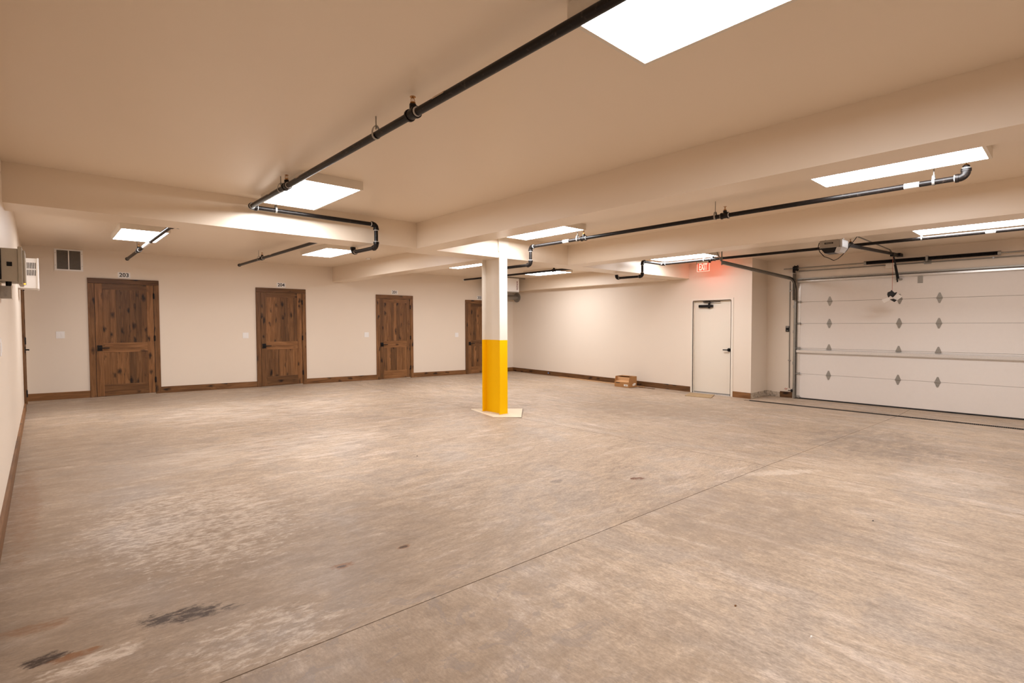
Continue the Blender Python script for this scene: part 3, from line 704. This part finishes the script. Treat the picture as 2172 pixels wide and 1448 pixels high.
# ================================================================== LEFT WALL EQUIPMENT
S = tag(empty('control_box', (XL, 5.3, 1.565)), 'beige hinged control enclosure on the left wall', 'enclosure')
add('body', MB().cbox(XL, -0.112, 5.13, 5.44, 1.588, 1.822, 0.004), 'beige', S)
add('lid', MB().cbox(-0.112, -0.088, 5.12, 5.45, 1.568, 1.838, 0.006), 'beige', S)
add('lid_panel', MB().cbox(-0.090, -0.074, 5.145, 5.425, 1.580, 1.815, 0.006), 'beige', S)
add('knockout', MB().box(-0.170, -0.142, 5.127, 5.132, 1.695, 1.725), 'black', S)
add('wall_flange', MB().box(XL, XL + 0.012, 5.125, 5.445, 1.60, 1.815), 'black', S)
tag(add('status_light', MB().cyl((-0.08, 5.2, 1.572), (-0.08, 5.2, 1.582), 0.005, 10), 'amber', S), 'small amber status light')
add('conduit_stub', MB().cyl((-0.165, 5.2, 1.555), (-0.165, 5.2, 1.592), 0.016, 12), 'black', S, True)
S = tag(empty('junction_box', (XL, 5.22, 1.465)), 'grey steel junction box below the beige control enclosure', 'box')
add('box_body', MB().cbox(XL, -0.150, 5.16, 5.27, 1.468, 1.556, 0.004), 'greyplastic', S)
for z in (1.49, 1.513, 1.537): add('knockout', MB().ring((-0.182, 5.158, z), (0, 1, 0), 0.008, 0.0015, 14, 6), 'greyplastic', S, True)
add('cover', MB().box(-0.151, -0.147, 5.155, 5.275, 1.464, 1.56), 'housing', S)
S = tag(empty('wall_heater', (XL, 9.4, 1.755)), 'white louvred wall heater mounted past the control enclosure', 'heater')
add('cabinet', MB().cbox(XL, -0.018, 9.3, 9.75, 1.765, 2.155, 0.004), 'white', S)
add('front_cover', MB().cbox(-0.022, -0.004, 9.29, 9.76, 1.757, 2.162, 0.005), 'white', S)
for r_, (z0, z1) in enumerate(((2.02, 2.10), (1.93, 2.005))):
    for i in range(9): add('slot', MB().box(-0.165 + i*0.0155, -0.158 + i*0.0155, 9.2985, 9.302, z0, z1), 'ink', S)

# ================================================================== UNIT HEATER behind the column
S = tag(empty('unit_heater', (10.0, 11.1, 2.2)), 'white unit heater hung from the ceiling behind the column', 'heater')
hx0, hx1, hy0, hy1 = 9.62, 10.24, 10.95, 11.45
add('cabinet', MB().cbox(hx0, hx1, hy0, hy1, 2.205, 2.585, 0.012), 'white', S)
add('base_flange', MB().cbox(hx0 - 0.01, hx1 + 0.02, hy0 + 0.02, hy1, 2.185, 2.207, 0.004), 'galv', S)
tag(add('lettering', text_mb('REZNOR', 0.066, (hx1 - 0.075, hy0, 2.385), (0, 0, 1), (-1, 0, 0), 0.0018, 0.98, 0.001), 'redink', S), 'dark red maker lettering reading upward')
for y in (11.02, 11.38):
    add('hanger_channel', MB().box(9.4, 10.53, y - 0.02, y + 0.02, 2.588, 2.618), 'galv', S)
S = tag(empty('vent_pipe', (10.3, 11.68, 2.09)), 'galvanised round vent pipe with flange entering the right wall', 'pipe')
add('duct', MB().cyl((9.75, 11.68, 2.09), (10.82, 11.68, 2.09), 0.072, 24), 'galv', S, True)
add('wall_flange', MB().cyl((10.815, 11.68, 2.09), (10.839, 11.68, 2.09), 0.145, 28), 'galv', S, True)
add('elbow', MB().sweep([(9.78, 11.68, 2.09), (9.72, 11.68, 2.10), (9.685, 11.68, 2.145), (9.68, 11.68, 2.30), (9.68, 11.68, ZC - 0.01)], 0.073, 20), 'galv', S, True)

# ================================================================== GARAGE DOOR (plane X = XG)
GD = tag(empty('garage_door', (XG, (GY0 + GY1)/2, -0.281)), 'white sectional garage door with steel hinges and struts', 'door')
XP = XG - 0.002; seams = [-0.262, 0.236, 0.765, 1.270, 1.713, 2.166]
gy1 = 3.965
for a, b in zip(seams, seams[1:]):
    add('panel', MB().cbox(XP, XP + 0.045, GY0, gy1, a + 0.0015, b - 0.0015, 0.004), 'panelwhite', GD)
    add('end_stile', MB().box(XP - 0.004, XP + 0.002, gy1 - 0.055, gy1 + 0.002, a + 0.01, b - 0.01), 'alu', GD)
hm = None
for y in (3.377, 2.245, 1.677, 0.50):
    for z in seams[1:5]:
        if hm is None:
            h, wv = 0.092, 0.040
            pl = [(-wv, -0.012), (-0.010, -h), (0.010, -h), (wv, -0.012), (wv, 0.012), (0.010, h), (-0.010, h), (-wv, 0.012)]
            mb = MB().prism([(y + a, z + b) for a, b in pl], 'x', XP - 0.005, XP - 0.0005)
            mb.cyl((XP - 0.008, y - wv - 0.004, z - 0.004), (XP - 0.008, y + wv + 0.004, z - 0.004), 0.008, 10)
            for q in (-0.055, 0.055): mb.cyl((XP - 0.009, y, z + q), (XP - 0.004, y, z + q), 0.006, 6)
            hm = add('hinge', mb, 'galv', GD); hy, hz = y, z
        else: dup(hm, (0, y - hy, z - hz))
eh = None
for z in seams[1:5] + [-0.245]:
    if eh is None:
        mb = MB().box(XP - 0.012, XP - 0.003, 3.90, 3.965, z - 0.022, z + 0.022).cyl((XP - 0.03, 3.87, z), (XP - 0.03, 4.02, z), 0.006, 8).cyl((XP - 0.03, 3.975, z), (XP - 0.03, 4.005, z), 0.021, 14).box(XP - 0.036, XP - 0.003, 3.905, 3.925, z - 0.018, z + 0.018)
        eh = add('roller_hinge', mb, 'galv', GD); ez = z
    else: dup(eh, (0, 0, z - ez))
def hat(z, hh): return [(XP - 0.002, z - hh), (XP - 0.002, z - hh + 0.012), (XP - 0.045, z - hh*0.45), (XP - 0.045, z + hh*0.45), (XP - 0.002, z + hh - 0.012), (XP - 0.002, z + hh), (XP - 0.006, z + hh), (XP - 0.050, z + hh*0.5), (XP - 0.050, z - hh*0.5), (XP - 0.006, z - hh)]
def strut(z, hh):
    mb = MB(); q = hat(z, hh); mb.prism([(a, b) for a, b in q], 'y', GY0, gy1); return mb
add('strut', strut(0.700, 0.046), 'alu', GD); add('strut', strut(2.135, 0.030), 'alu', GD)
add('bottom_seal', MB().box(XP - 0.003, XP + 0.04, GY0, gy1, -0.289, -0.262), 'rubber', GD)
add('opener_bracket', MB().box(XP - 0.006, XP - 0.0005, 1.914, 1.988, 1.985, 2.16), 'galv', GD)
add('opener_bracket', MB().box(XP - 0.05, XP - 0.001, 2.215, 2.285, 2.055, 2.085).cyl((XP - 0.045, 2.20, 2.07), (XP - 0.045, 2.30, 2.07), 0.008, 8), 'galv', GD)
struct(add('trim_2', MB().box(XG - 0.02, XG + 0.001, 4.022, 4.040, -0.285, 2.30), 'vinyl'), 'vertical jamb strip behind the garage door track')
struct(add('trim_3', MB().box(XG - 0.030, XG + 0.001, GY0, 3.97, 2.172, 2.196), 'galv'), 'steel stop strip above the garage door')

# track: vertical, curve, horizontal
T = tag(empty('door_track', (XG - 0.03, 4.0, -0.281)), 'steel door track rising beside garage door and curving overhead', 'track')
def chan(pts, w, d, sgn=1):
    """C channel swept in the XZ plane at Y; pts list of (x,z); opens towards -Y"""
    mb = MB(); y = 4.012
    def nrm(i):
        a = Vector(pts[max(i - 1, 0)]); b = Vector(pts[min(i + 1, len(pts) - 1)]); t = (b - a).normalized(); return Vector((-t.y, t.x))
    prof = [(-w/2, -d), (-w/2, 0), (w/2, 0), (w/2, -d), (w/2 - 0.003, -d), (w/2 - 0.003, -0.003), (-w/2 + 0.003, -0.003), (-w/2 + 0.003, -d)]
    n = len(prof)
    for i, p in enumerate(pts):
        nn = nrm(i)
        for a, b in prof: mb.v.append((p[0] + nn.x*a, y + b, p[1] + nn.y*a))
    for i in range(len(pts) - 1):
        for k in range(n): mb.face((i*n + k, i*n + (k + 1) % n, (i + 1)*n + (k + 1) % n, (i + 1)*n + k))
    mb.face(range(n)); mb.face(range((len(pts) - 1)*n, len(pts)*n))
    return mb
xv = XG - 0.035; Rc = 0.30; ztc = 1.885
curve = [(xv - Rc + Rc*math.cos(t), ztc + Rc*math.sin(t)) for t in [i*math.pi/2/10 for i in range(11)]]
add('vertical_track', chan([(xv, -0.281), (xv, ztc)], 0.052, 0.035), 'dkgalv', T)
add('curved_track', chan(curve, 0.052, 0.035), 'dkgalv', T)
add('horizontal_track', chan([(xv - Rc, ztc + Rc), (8.33, 2.275)], 0.056, 0.035), 'dkgalv', T)
hb = MB()
hb.hexa([(xv - Rc + 0.05, 4.012, 2.225), (8.33, 4.012, 2.312), (8.33, 4.052, 2.312), (xv - Rc + 0.05, 4.052, 2.225), (xv - Rc + 0.05, 4.012, 2.229), (8.33, 4.012, 2.316), (8.33, 4.052, 2.316), (xv - Rc + 0.05, 4.052, 2.229)])
add('track_angle', hb, 'dkgalv', T)
add('jamb_angle', MB().box(XG - 0.065, XG - 0.001, 4.012, 4.016, -0.26, 2.25), 'galv', T)
add('flag_bracket', MB().box(XG - 0.16, XG - 0.001, 4.013, 4.017, 1.75, 2.30), 'dkgalv', T)
for z in (-0.1, 0.45, 1.1, 1.62): add('track_bracket', MB().box(XG - 0.05, XG - 0.001, 4.016, 4.034, z - 0.03, z + 0.03), 'galv', T)
def strap(a, b, wd):
    a, b = Vector(a), Vector(b); n = Vector((wd/2, 0, 0)); e = Vector((0, 0.003, 0))
    return MB().hexa([a - n - e, a + n - e, a + n + e, a - n + e, b - n - e, b + n - e, b + n + e, b - n + e])
add('hanger_angle', strap((8.36, 4.03, 2.24), (8.36, 4.03, ZC), 0.035), 'dkgalv', T)
add('hanger_angle', strap((8.34, 4.03, 2.30), (8.00, 4.035, ZC), 0.035), 'dkgalv', T)
# torsion spring assembly
TS = tag(empty('torsion_spring', (XG - 0.12, 1.85, 2.40)), 'black torsion spring on a shaft above the garage door', 'spring')
xs_, zs_ = XG - 0.12, 2.402
add('shaft', MB().cyl((xs_, GY0 - 0.1, zs_), (xs_, 4.20, zs_), 0.0125, 12), 'dkgalv', TS, True)
def coil(y0, y1):
    mb = MB(); n = int((y1 - y0)/0.0075); pts = []; rr = []
    for i in range(2*n + 1): pts.append((xs_, y0 + (y1 - y0)*i/(2*n), zs_)); rr.append(0.0335 if i % 2 else 0.0300)
    return mb.sweep(pts, rr, 18)
add('spring', coil(1.87, 2.755), 'black', TS); add('spring', coil(0.925, 1.825), 'black', TS)
for y in (2.76, 0.92): add('winding_cone', MB().cyl((xs_, y - 0.02, zs_), (xs_, y + 0.02, zs_), 0.037, 14), 'galv', TS, True)
add('centre_bracket', MB().box(xs_ - 0.012, XG - 0.002, 1.835, 1.86, zs_ - 0.05, zs_ + 0.05).box(XG - 0.008, XG - 0.002, 1.80, 1.90, zs_ - 0.09, zs_ + 0.03), 'galv', TS)
add('cable_drum', MB().sweep([(xs_, 3.935, zs_), (xs_, 3.942, zs_), (xs_, 3.944, zs_), (xs_, 3.985, zs_), (xs_, 3.987, zs_), (xs_, 3.997, zs_)], [0.062, 0.062, 0.050, 0.050, 0.060, 0.060], 22), 'black', TS, True)
add('end_bearing', MB().box(xs_ - 0.03, XG - 0.001, 4.018, 4.022, zs_ - 0.09, zs_ + 0.04), 'black', TS)
add('lift_cable', MB().cyl((XG - 0.065, 3.985, 2.33), (XG - 0.03, 3.99, -0.24), 0.002, 6), 'black', T)

# conduits
C1 = tag(empty('conduit', (XG, 2.2, 2.345)), 'thin painted conduit running along the wall above the garage door', 'conduit')
add('tube', MB().cyl((XG - 0.012, -1.2, 2.338), (XG - 0.012, 3.95, 2.345), 0.010, 10), 'dkgalv', C1, True)
add('outlet_box', MB().cbox(XG - 0.045, XG, 2.33, 2.46, 2.28, 2.40, 0.004), 'housing', C1)
for y in (3.05, 1.9, 1.0): add('strap', MB().box(XG - 0.024, XG, y - 0.012, y + 0.012, 2.326, 2.358), 'galv', C1)
C2 = tag(empty('conduit', (XG, 4.11, -0.1)), 'thin vertical conduit beside the garage door track', 'conduit')
add('tube', MB().cyl((XG - 0.010, 4.105, -0.08), (XG - 0.010, 4.118, 2.15), 0.009, 10), 'dkgalv', C2, True)
for z in (0.5, 1.95): add('strap', MB().box(XG - 0.02, XG, 4.085, 4.135, z - 0.008, z + 0.008), 'galv', C2)
for i in range(3): add('wire_nut', MB().sweep([(XG - 0.03, 4.135 + 0.018*i, -0.085 - 0.012*(i % 2)), (XG - 0.05, 4.145 + 0.018*i, -0.105 - 0.01*(i % 2))], [0.006, 0.004], 8), 'redcord', C2)
S = tag(empty('photo_eye', (XG - 0.03, 4.055, -0.15)), 'black safety photo eye at the foot of the door track', 'sensor')
add('bracket', MB().box(XG - 0.055, XG - 0.03, 4.02, 4.11, -0.135, -0.122), 'black', S); add('eye', MB().cbox(XG - 0.075, XG - 0.025, 4.022, 4.055, -0.155, -0.098, 0.006), 'black', S)
add('lens', MB().cyl((XG - 0.05, 4.015, -0.125), (XG - 0.05, 4.023, -0.125), 0.010, 12), 'rubber', S)
S = tag(empty('wall_button', (XG, 4.15, 1.10)), 'black wall control button beside the garage door track', 'control')
add('body', MB().cbox(XG - 0.022, XG, 4.115, 4.188, 1.10, 1.218, 0.006), 'black', S)
add('button', MB().cbox(XG - 0.028, XG - 0.02, 4.125, 4.178, 1.185, 1.210, 0.003), 'greyplastic', S); add('button', MB().cbox(XG - 0.026, XG - 0.02, 4.135, 4.168, 1.118, 1.128, 0.002), 'greyplastic', S)

# ================================================================== DOOR OPENER
O = tag(empty('garage_opener', (7.85, 2.25, 2.2)), 'grey ceiling garage door opener with rail and hanging cord', 'opener')
ox0, ox1, oy0, oy1 = 7.70, 8.00, 2.115, 2.378
add('motor_case', MB().cbox(ox0, ox1, oy0 + 0.03, oy1, 2.268, 2.368, 0.012), 'greyplastic', O)
add('side_cover', MB().cbox(ox0 + 0.02, ox1 - 0.02, oy0, oy0 + 0.034, 2.262, 2.372, 0.01), 'silver', O)
add('lower_case', MB().hexa([(ox0 + 0.05, oy0 + 0.09, 2.205), (ox1 - 0.05, oy0 + 0.09, 2.205), (ox1 - 0.05, oy1 - 0.05, 2.205), (ox0 + 0.05, oy1 - 0.05, 2.205), (ox0 + 0.01, oy0 + 0.02, 2.270), (ox1 - 0.01, oy0 + 0.02, 2.270), (ox1 - 0.01, oy1 - 0.01, 2.270), (ox0 + 0.01, oy1 - 0.01, 2.270)]), 'black', O)
add('light_lens', MB().hexa([(ox0 + 0.04, oy0 + 0.035, 2.208), (ox1 - 0.05, oy0 + 0.035, 2.208), (ox1 - 0.05, oy0 + 0.092, 2.204), (ox0 + 0.04, oy0 + 0.092, 2.204), (ox0 + 0.01, oy0 + 0.004, 2.266), (ox1 - 0.02, oy0 + 0.004, 2.266), (ox1 - 0.02, oy0 + 0.06, 2.268), (ox0 + 0.01, oy0 + 0.06, 2.268)]), 'silver', O)
add('name_plate', MB().box(ox0 - 0.002, ox0 + 0.002, 2.215, 2.315, 2.316, 2.336), 'black', O)
add('name_plate_line', MB().box(ox0 - 0.003, ox0 - 0.001, 2.225, 2.305, 2.323, 2.328), 'greyplastic', O)
def bar(a, b, w_, h_):
    a, b = Vector(a), Vector(b); t = (b - a).normalized(); s = t.cross(Vector((0, 0, 1))).normalized(); u = s.cross(t)
    q = []
    for P in (a, b): q += [P - s*w_/2 - u*h_/2, P + s*w_/2 - u*h_/2, P + s*w_/2 + u*h_/2, P - s*w_/2 + u*h_/2]
    return MB().hexa(q)
add('rail', bar((ox1 - 0.05, 2.25, 2.355), (11.46, 2.25, 2.502), 0.028, 0.045), 'black', O)
add('header_bracket', MB().box(11.40, 11.603, 2.21, 2.29, 2.475, 2.53), 'black', O)
add('trolley', bar((10.98, 2.25, 2.462), (11.20, 2.25, 2.470), 0.05, 0.05), 'black', O)
add('door_arm', MB().sweep([(11.10, 2.25, 2.45), (11.32, 2.25, 2.26), (11.50, 2.25, 2.085)], 0.013, 8), 'black', O)
add('door_arm', MB().sweep([(11.26, 2.262, 2.31), (11.44, 2.262, 2.10), (11.49, 2.262, 2.02)], 0.012, 8), 'black', O)
add('support_strap', MB().sweep([(8.9, 2.27, ZC), (8.95, 2.27, 2.56), (10.90, 2.27, 2.548), (10.99, 2.27, 2.53), (11.02, 2.26, 2.49)], 0.011, 6), 'dkgalv', O)
for y in (2.14, 2.35): add('hanger_strap', MB().box(7.84, 7.872, y - 0.003, y + 0.003, 2.36, ZC), 'dkgalv', O)
cord = [(7.72, 2.385, 2.345), (7.70, 2.390, 2.28), (7.72, 2.375, 2.225), (7.78, 2.34, 2.165), (7.86, 2.31, 2.150), (7.90, 2.26, 2.115), (7.99, 2.235, 2.145), (8.08, 2.22, 2.19), (8.15, 2.18, 2.26), (8.22, 2.16, 2.33), (8.36, 2.13, 2.44), (8.48, 2.10, 2.56), (8.52, 2.09, 2.618)]
add('power_cord', MB().sweep(cord, 0.005, 8), 'black', O, True)
add('outlet', MB().cbox(8.48, 8.56, 2.06, 2.12, ZC - 0.022, ZC + 0.001, 0.003), 'white', O)
add('release_cord', MB().cyl((11.06, 2.25, 2.44), (11.06, 2.25, 1.84), 0.0028, 6), 'redcord', O)
def leafy(c, pts, m, nm):
    c = Vector(c); R = Vector((0.37, -0.93, 0)); U = Vector((0, 0, 1)); Nn = Vector((-0.93, -0.37, 0)); mb = MB()
    f = [c + R*a + U*b + Nn*(d) for a, b, d in pts]; k = [p + Nn*0.004 for p in f]; n = len(f)
    mb.v += [tuple(p) for p in f + k]; mb.face(range(n)); mb.face(range(n, 2*n))
    for i in range(n): mb.face((i, (i + 1) % n, n + (i + 1) % n, n + i))
    return add(nm, mb, m, O)
c0 = (11.06, 2.25, 1.77)
leafy(c0, [(-0.065, 0.045, 0), (-0.03, 0.06, .02), (-0.012, 0.085, .01), (0.015, 0.05, .02), (0.035, 0.035, 0), (0.07, 0.045, .02), (0.05, 0.005, .03), (0.01, -0.05, .01), (-0.03, -0.02, .03), (-0.055, -0.05, 0), (-0.075, 0.005, .02)], 'rubber', 'handle_bag')
leafy(c0, [(-0.155, -0.085, 0.0), (-0.055, -0.045, 0.02), (-0.015, -0.085, 0.02), (-0.115, -0.14, 0)], 'paper', 'hang_tag')
leafy(c0, [(0.0, -0.055, 0.01), (0.08, 0.01, 0.03), (0.145, -0.035, 0.02), (0.06, -0.11, 0)], 'paper', 'hang_tag')
leafy(c0, [(-0.035, -0.085, 0.03), (0.01, -0.07, 0.045), (0.065, -0.095, 0.04), (0.03, -0.13, 0.03)], 'rubber', 'release_handle')

# ================================================================== TRENCH DRAIN
ty0, ty1 = YF, YJ - 0.055; zt = floor_z(XT - TW, 3.0)
T = tag(empty('trench_drain', (XT, 1.4, zt)), 'black slotted trench drain grate set in the floor before garage door', 'drain')
add('channel', MB().box(XT - TW, XT + TW, ty0, ty1, zt - 0.10, zt - 0.06), 'void', T)
for x0, x1 in ((XT - TW, XT - TW + 0.012), (XT + TW - 0.012, XT + TW)): add('edge_rail', MB().box(x0, x1, ty0, ty1, zt - 0.06, zt + 0.002), 'drain', T)
mb = MB(); y = ty0
while y < ty1 - 0.02:
    mb.box(XT - TW + 0.012, XT + TW - 0.012, y, y + 0.009, zt - 0.02, zt); y += 0.024
o = add('grate_bars', mb, 'drain', T); o['kind'] = 'stuff'

# ================================================================== LOOSE THINGS ON THE FLOOR
bx0, bx1, by0, by1 = 10.25, 10.575, 7.175, 7.585; bz = floor_z(10.4, 7.4) + 0.003
B = tag(empty('cardboard_box', (10.41, 7.38, bz)), 'open cardboard box standing by the right wall baseboard', 'box')
t = 0.006; H = 0.255
add('bottom', MB().box(bx0, bx1, by0, by1, bz, bz + t), 'card', B)
add('front_panel', MB().box(bx0, bx0 + t, by0, by1, bz + t, bz + 0.125), 'card', B)
add('back_panel', MB().box(bx1 - t, bx1, by0, by1, bz + t, bz + H), 'card', B)
for y in (by0, by1 - t): add('side_panel', MB().prism([(bx0 + t, bz + t), (bx1 - t, bz + t), (bx1 - t, bz + H), (bx0 + t + 0.03, bz + H), (bx0 + t, bz + 0.125)], 'y', y, y + t), 'card', B)
add('top_flap', MB().box(bx0 + 0.20, bx1 - t, by0 + t, by1 - t, bz + H - t, bz + H), 'card', B)
add('inner_flap', MB().hexa([(bx0 + t, by0 + 0.01, bz + 0.118), (bx0 + 0.10, by0 + 0.01, bz + 0.150), (bx0 + 0.10, by1 - 0.01, bz + 0.150), (bx0 + t, by1 - 0.01, bz + 0.118), (bx0 + t, by0 + 0.01, bz + 0.122), (bx0 + 0.10, by0 + 0.01, bz + 0.154), (bx0 + 0.10, by1 - 0.01, bz + 0.154), (bx0 + t, by1 - 0.01, bz + 0.122)]), 'cardin', B)
add('inner_panel', MB().box(bx0 + 0.10, bx0 + 0.104, by0 + t, by1 - t, bz + t, bz + 0.235), 'cardin', B)
add('shipping_label', MB().box(bx0 - 0.0015, bx0, by0 + 0.03, by0 + 0.14, bz + 0.03, bz + 0.075), 'paper', B)
add('label_print', MB().box(bx0 - 0.0025, bx0 - 0.001, by0 + 0.05, by0 + 0.11, bz + 0.045, bz + 0.060), 'greyplastic', B)
add('print_mark', MB().box(bx0 - 0.0015, bx0, by1 - 0.15, by1 - 0.03, bz + 0.095, bz + 0.108), 'ink', B)
add('side_label', MB().prism([(bx0 + 0.16, bz + 0.03), (bx0 + 0.26, bz + 0.04), (bx0 + 0.29, bz + 0.09), (bx0 + 0.22, bz + 0.10), (bx0 + 0.15, bz + 0.07)], 'y', by0 - 0.0015, by0), 'paper', B)
def plank_floor(x0, y0, x1, y1, wd, th, m, lab):
    a, b = Vector((x0, y0, 0)), Vector((x1, y1, 0)); n = Vector((b.y - a.y, a.x - b.x, 0)).normalized()*wd/2
    q = []
    for dz in (0.002, th):
        for P in (a - n, a + n, b + n, b - n): q.append((P.x, P.y, floor_z(P.x, P.y) + dz))
    tag(add('trim_strip', MB().hexa(q), m), lab, 'wood strip')
plank_floor(10.705, 9.80, 10.655, 7.02, 0.055, 0.022, 'rawwood', 'long pale wood strip on the floor running behind the cardboard box')
plank_floor(10.60, 7.12, 10.60, 6.70, 0.05, 0.012, 'woody', 'short dark wood strip on the floor right of the cardboard box')
tag(add('blue_tape', MB().cyl((XR - BT - 0.002, 10.345, -0.137), (XR - BT, 10.345, -0.137), 0.022, 12), 'blue'), 'small blue tape dot on the right wall baseboard', 'tape')

# crumbs of dirt on the slab
for nm, x, y, r, m, lab in (('pebble', 2.80, 4.52, 0.008, 'ink', 'tiny black pebble on the floor left of the column'),
                            ('pebble', 4.24, 0.944, 0.009, 'ink', 'tiny black pebble on the floor before the garage door'),
                            ('wood_chip', 2.386, 1.066, 0.009, 'woodx', 'tiny brown wood chip on the near floor'),
                            ('plaster_crumb', 2.379, 0.74, 0.010, 'paper', 'tiny white plaster crumb on the near floor')):
    z = floor_z(x, y); mb = MB(); random.seed(int(x*100)); k = 7
    lo = [(x + r*math.cos(2*math.pi*i/k)*random.uniform(0.7, 1.2), y + 0.6*r*math.sin(2*math.pi*i/k)*random.uniform(0.7, 1.2)) for i in range(k)]
    b0 = len(mb.v); mb.v += [(a, b_, z) for a, b_ in lo] + [(x + (a - x)*0.6, y + (b_ - y)*0.6, z + r*0.6) for a, b_ in lo]
    mb.face(range(k)); mb.face(range(k, 2*k))
    for i in range(k): mb.face((i, (i + 1) % k, k + (i + 1) % k, k + i))
    tag(add(nm, mb, m), lab, 'debris')
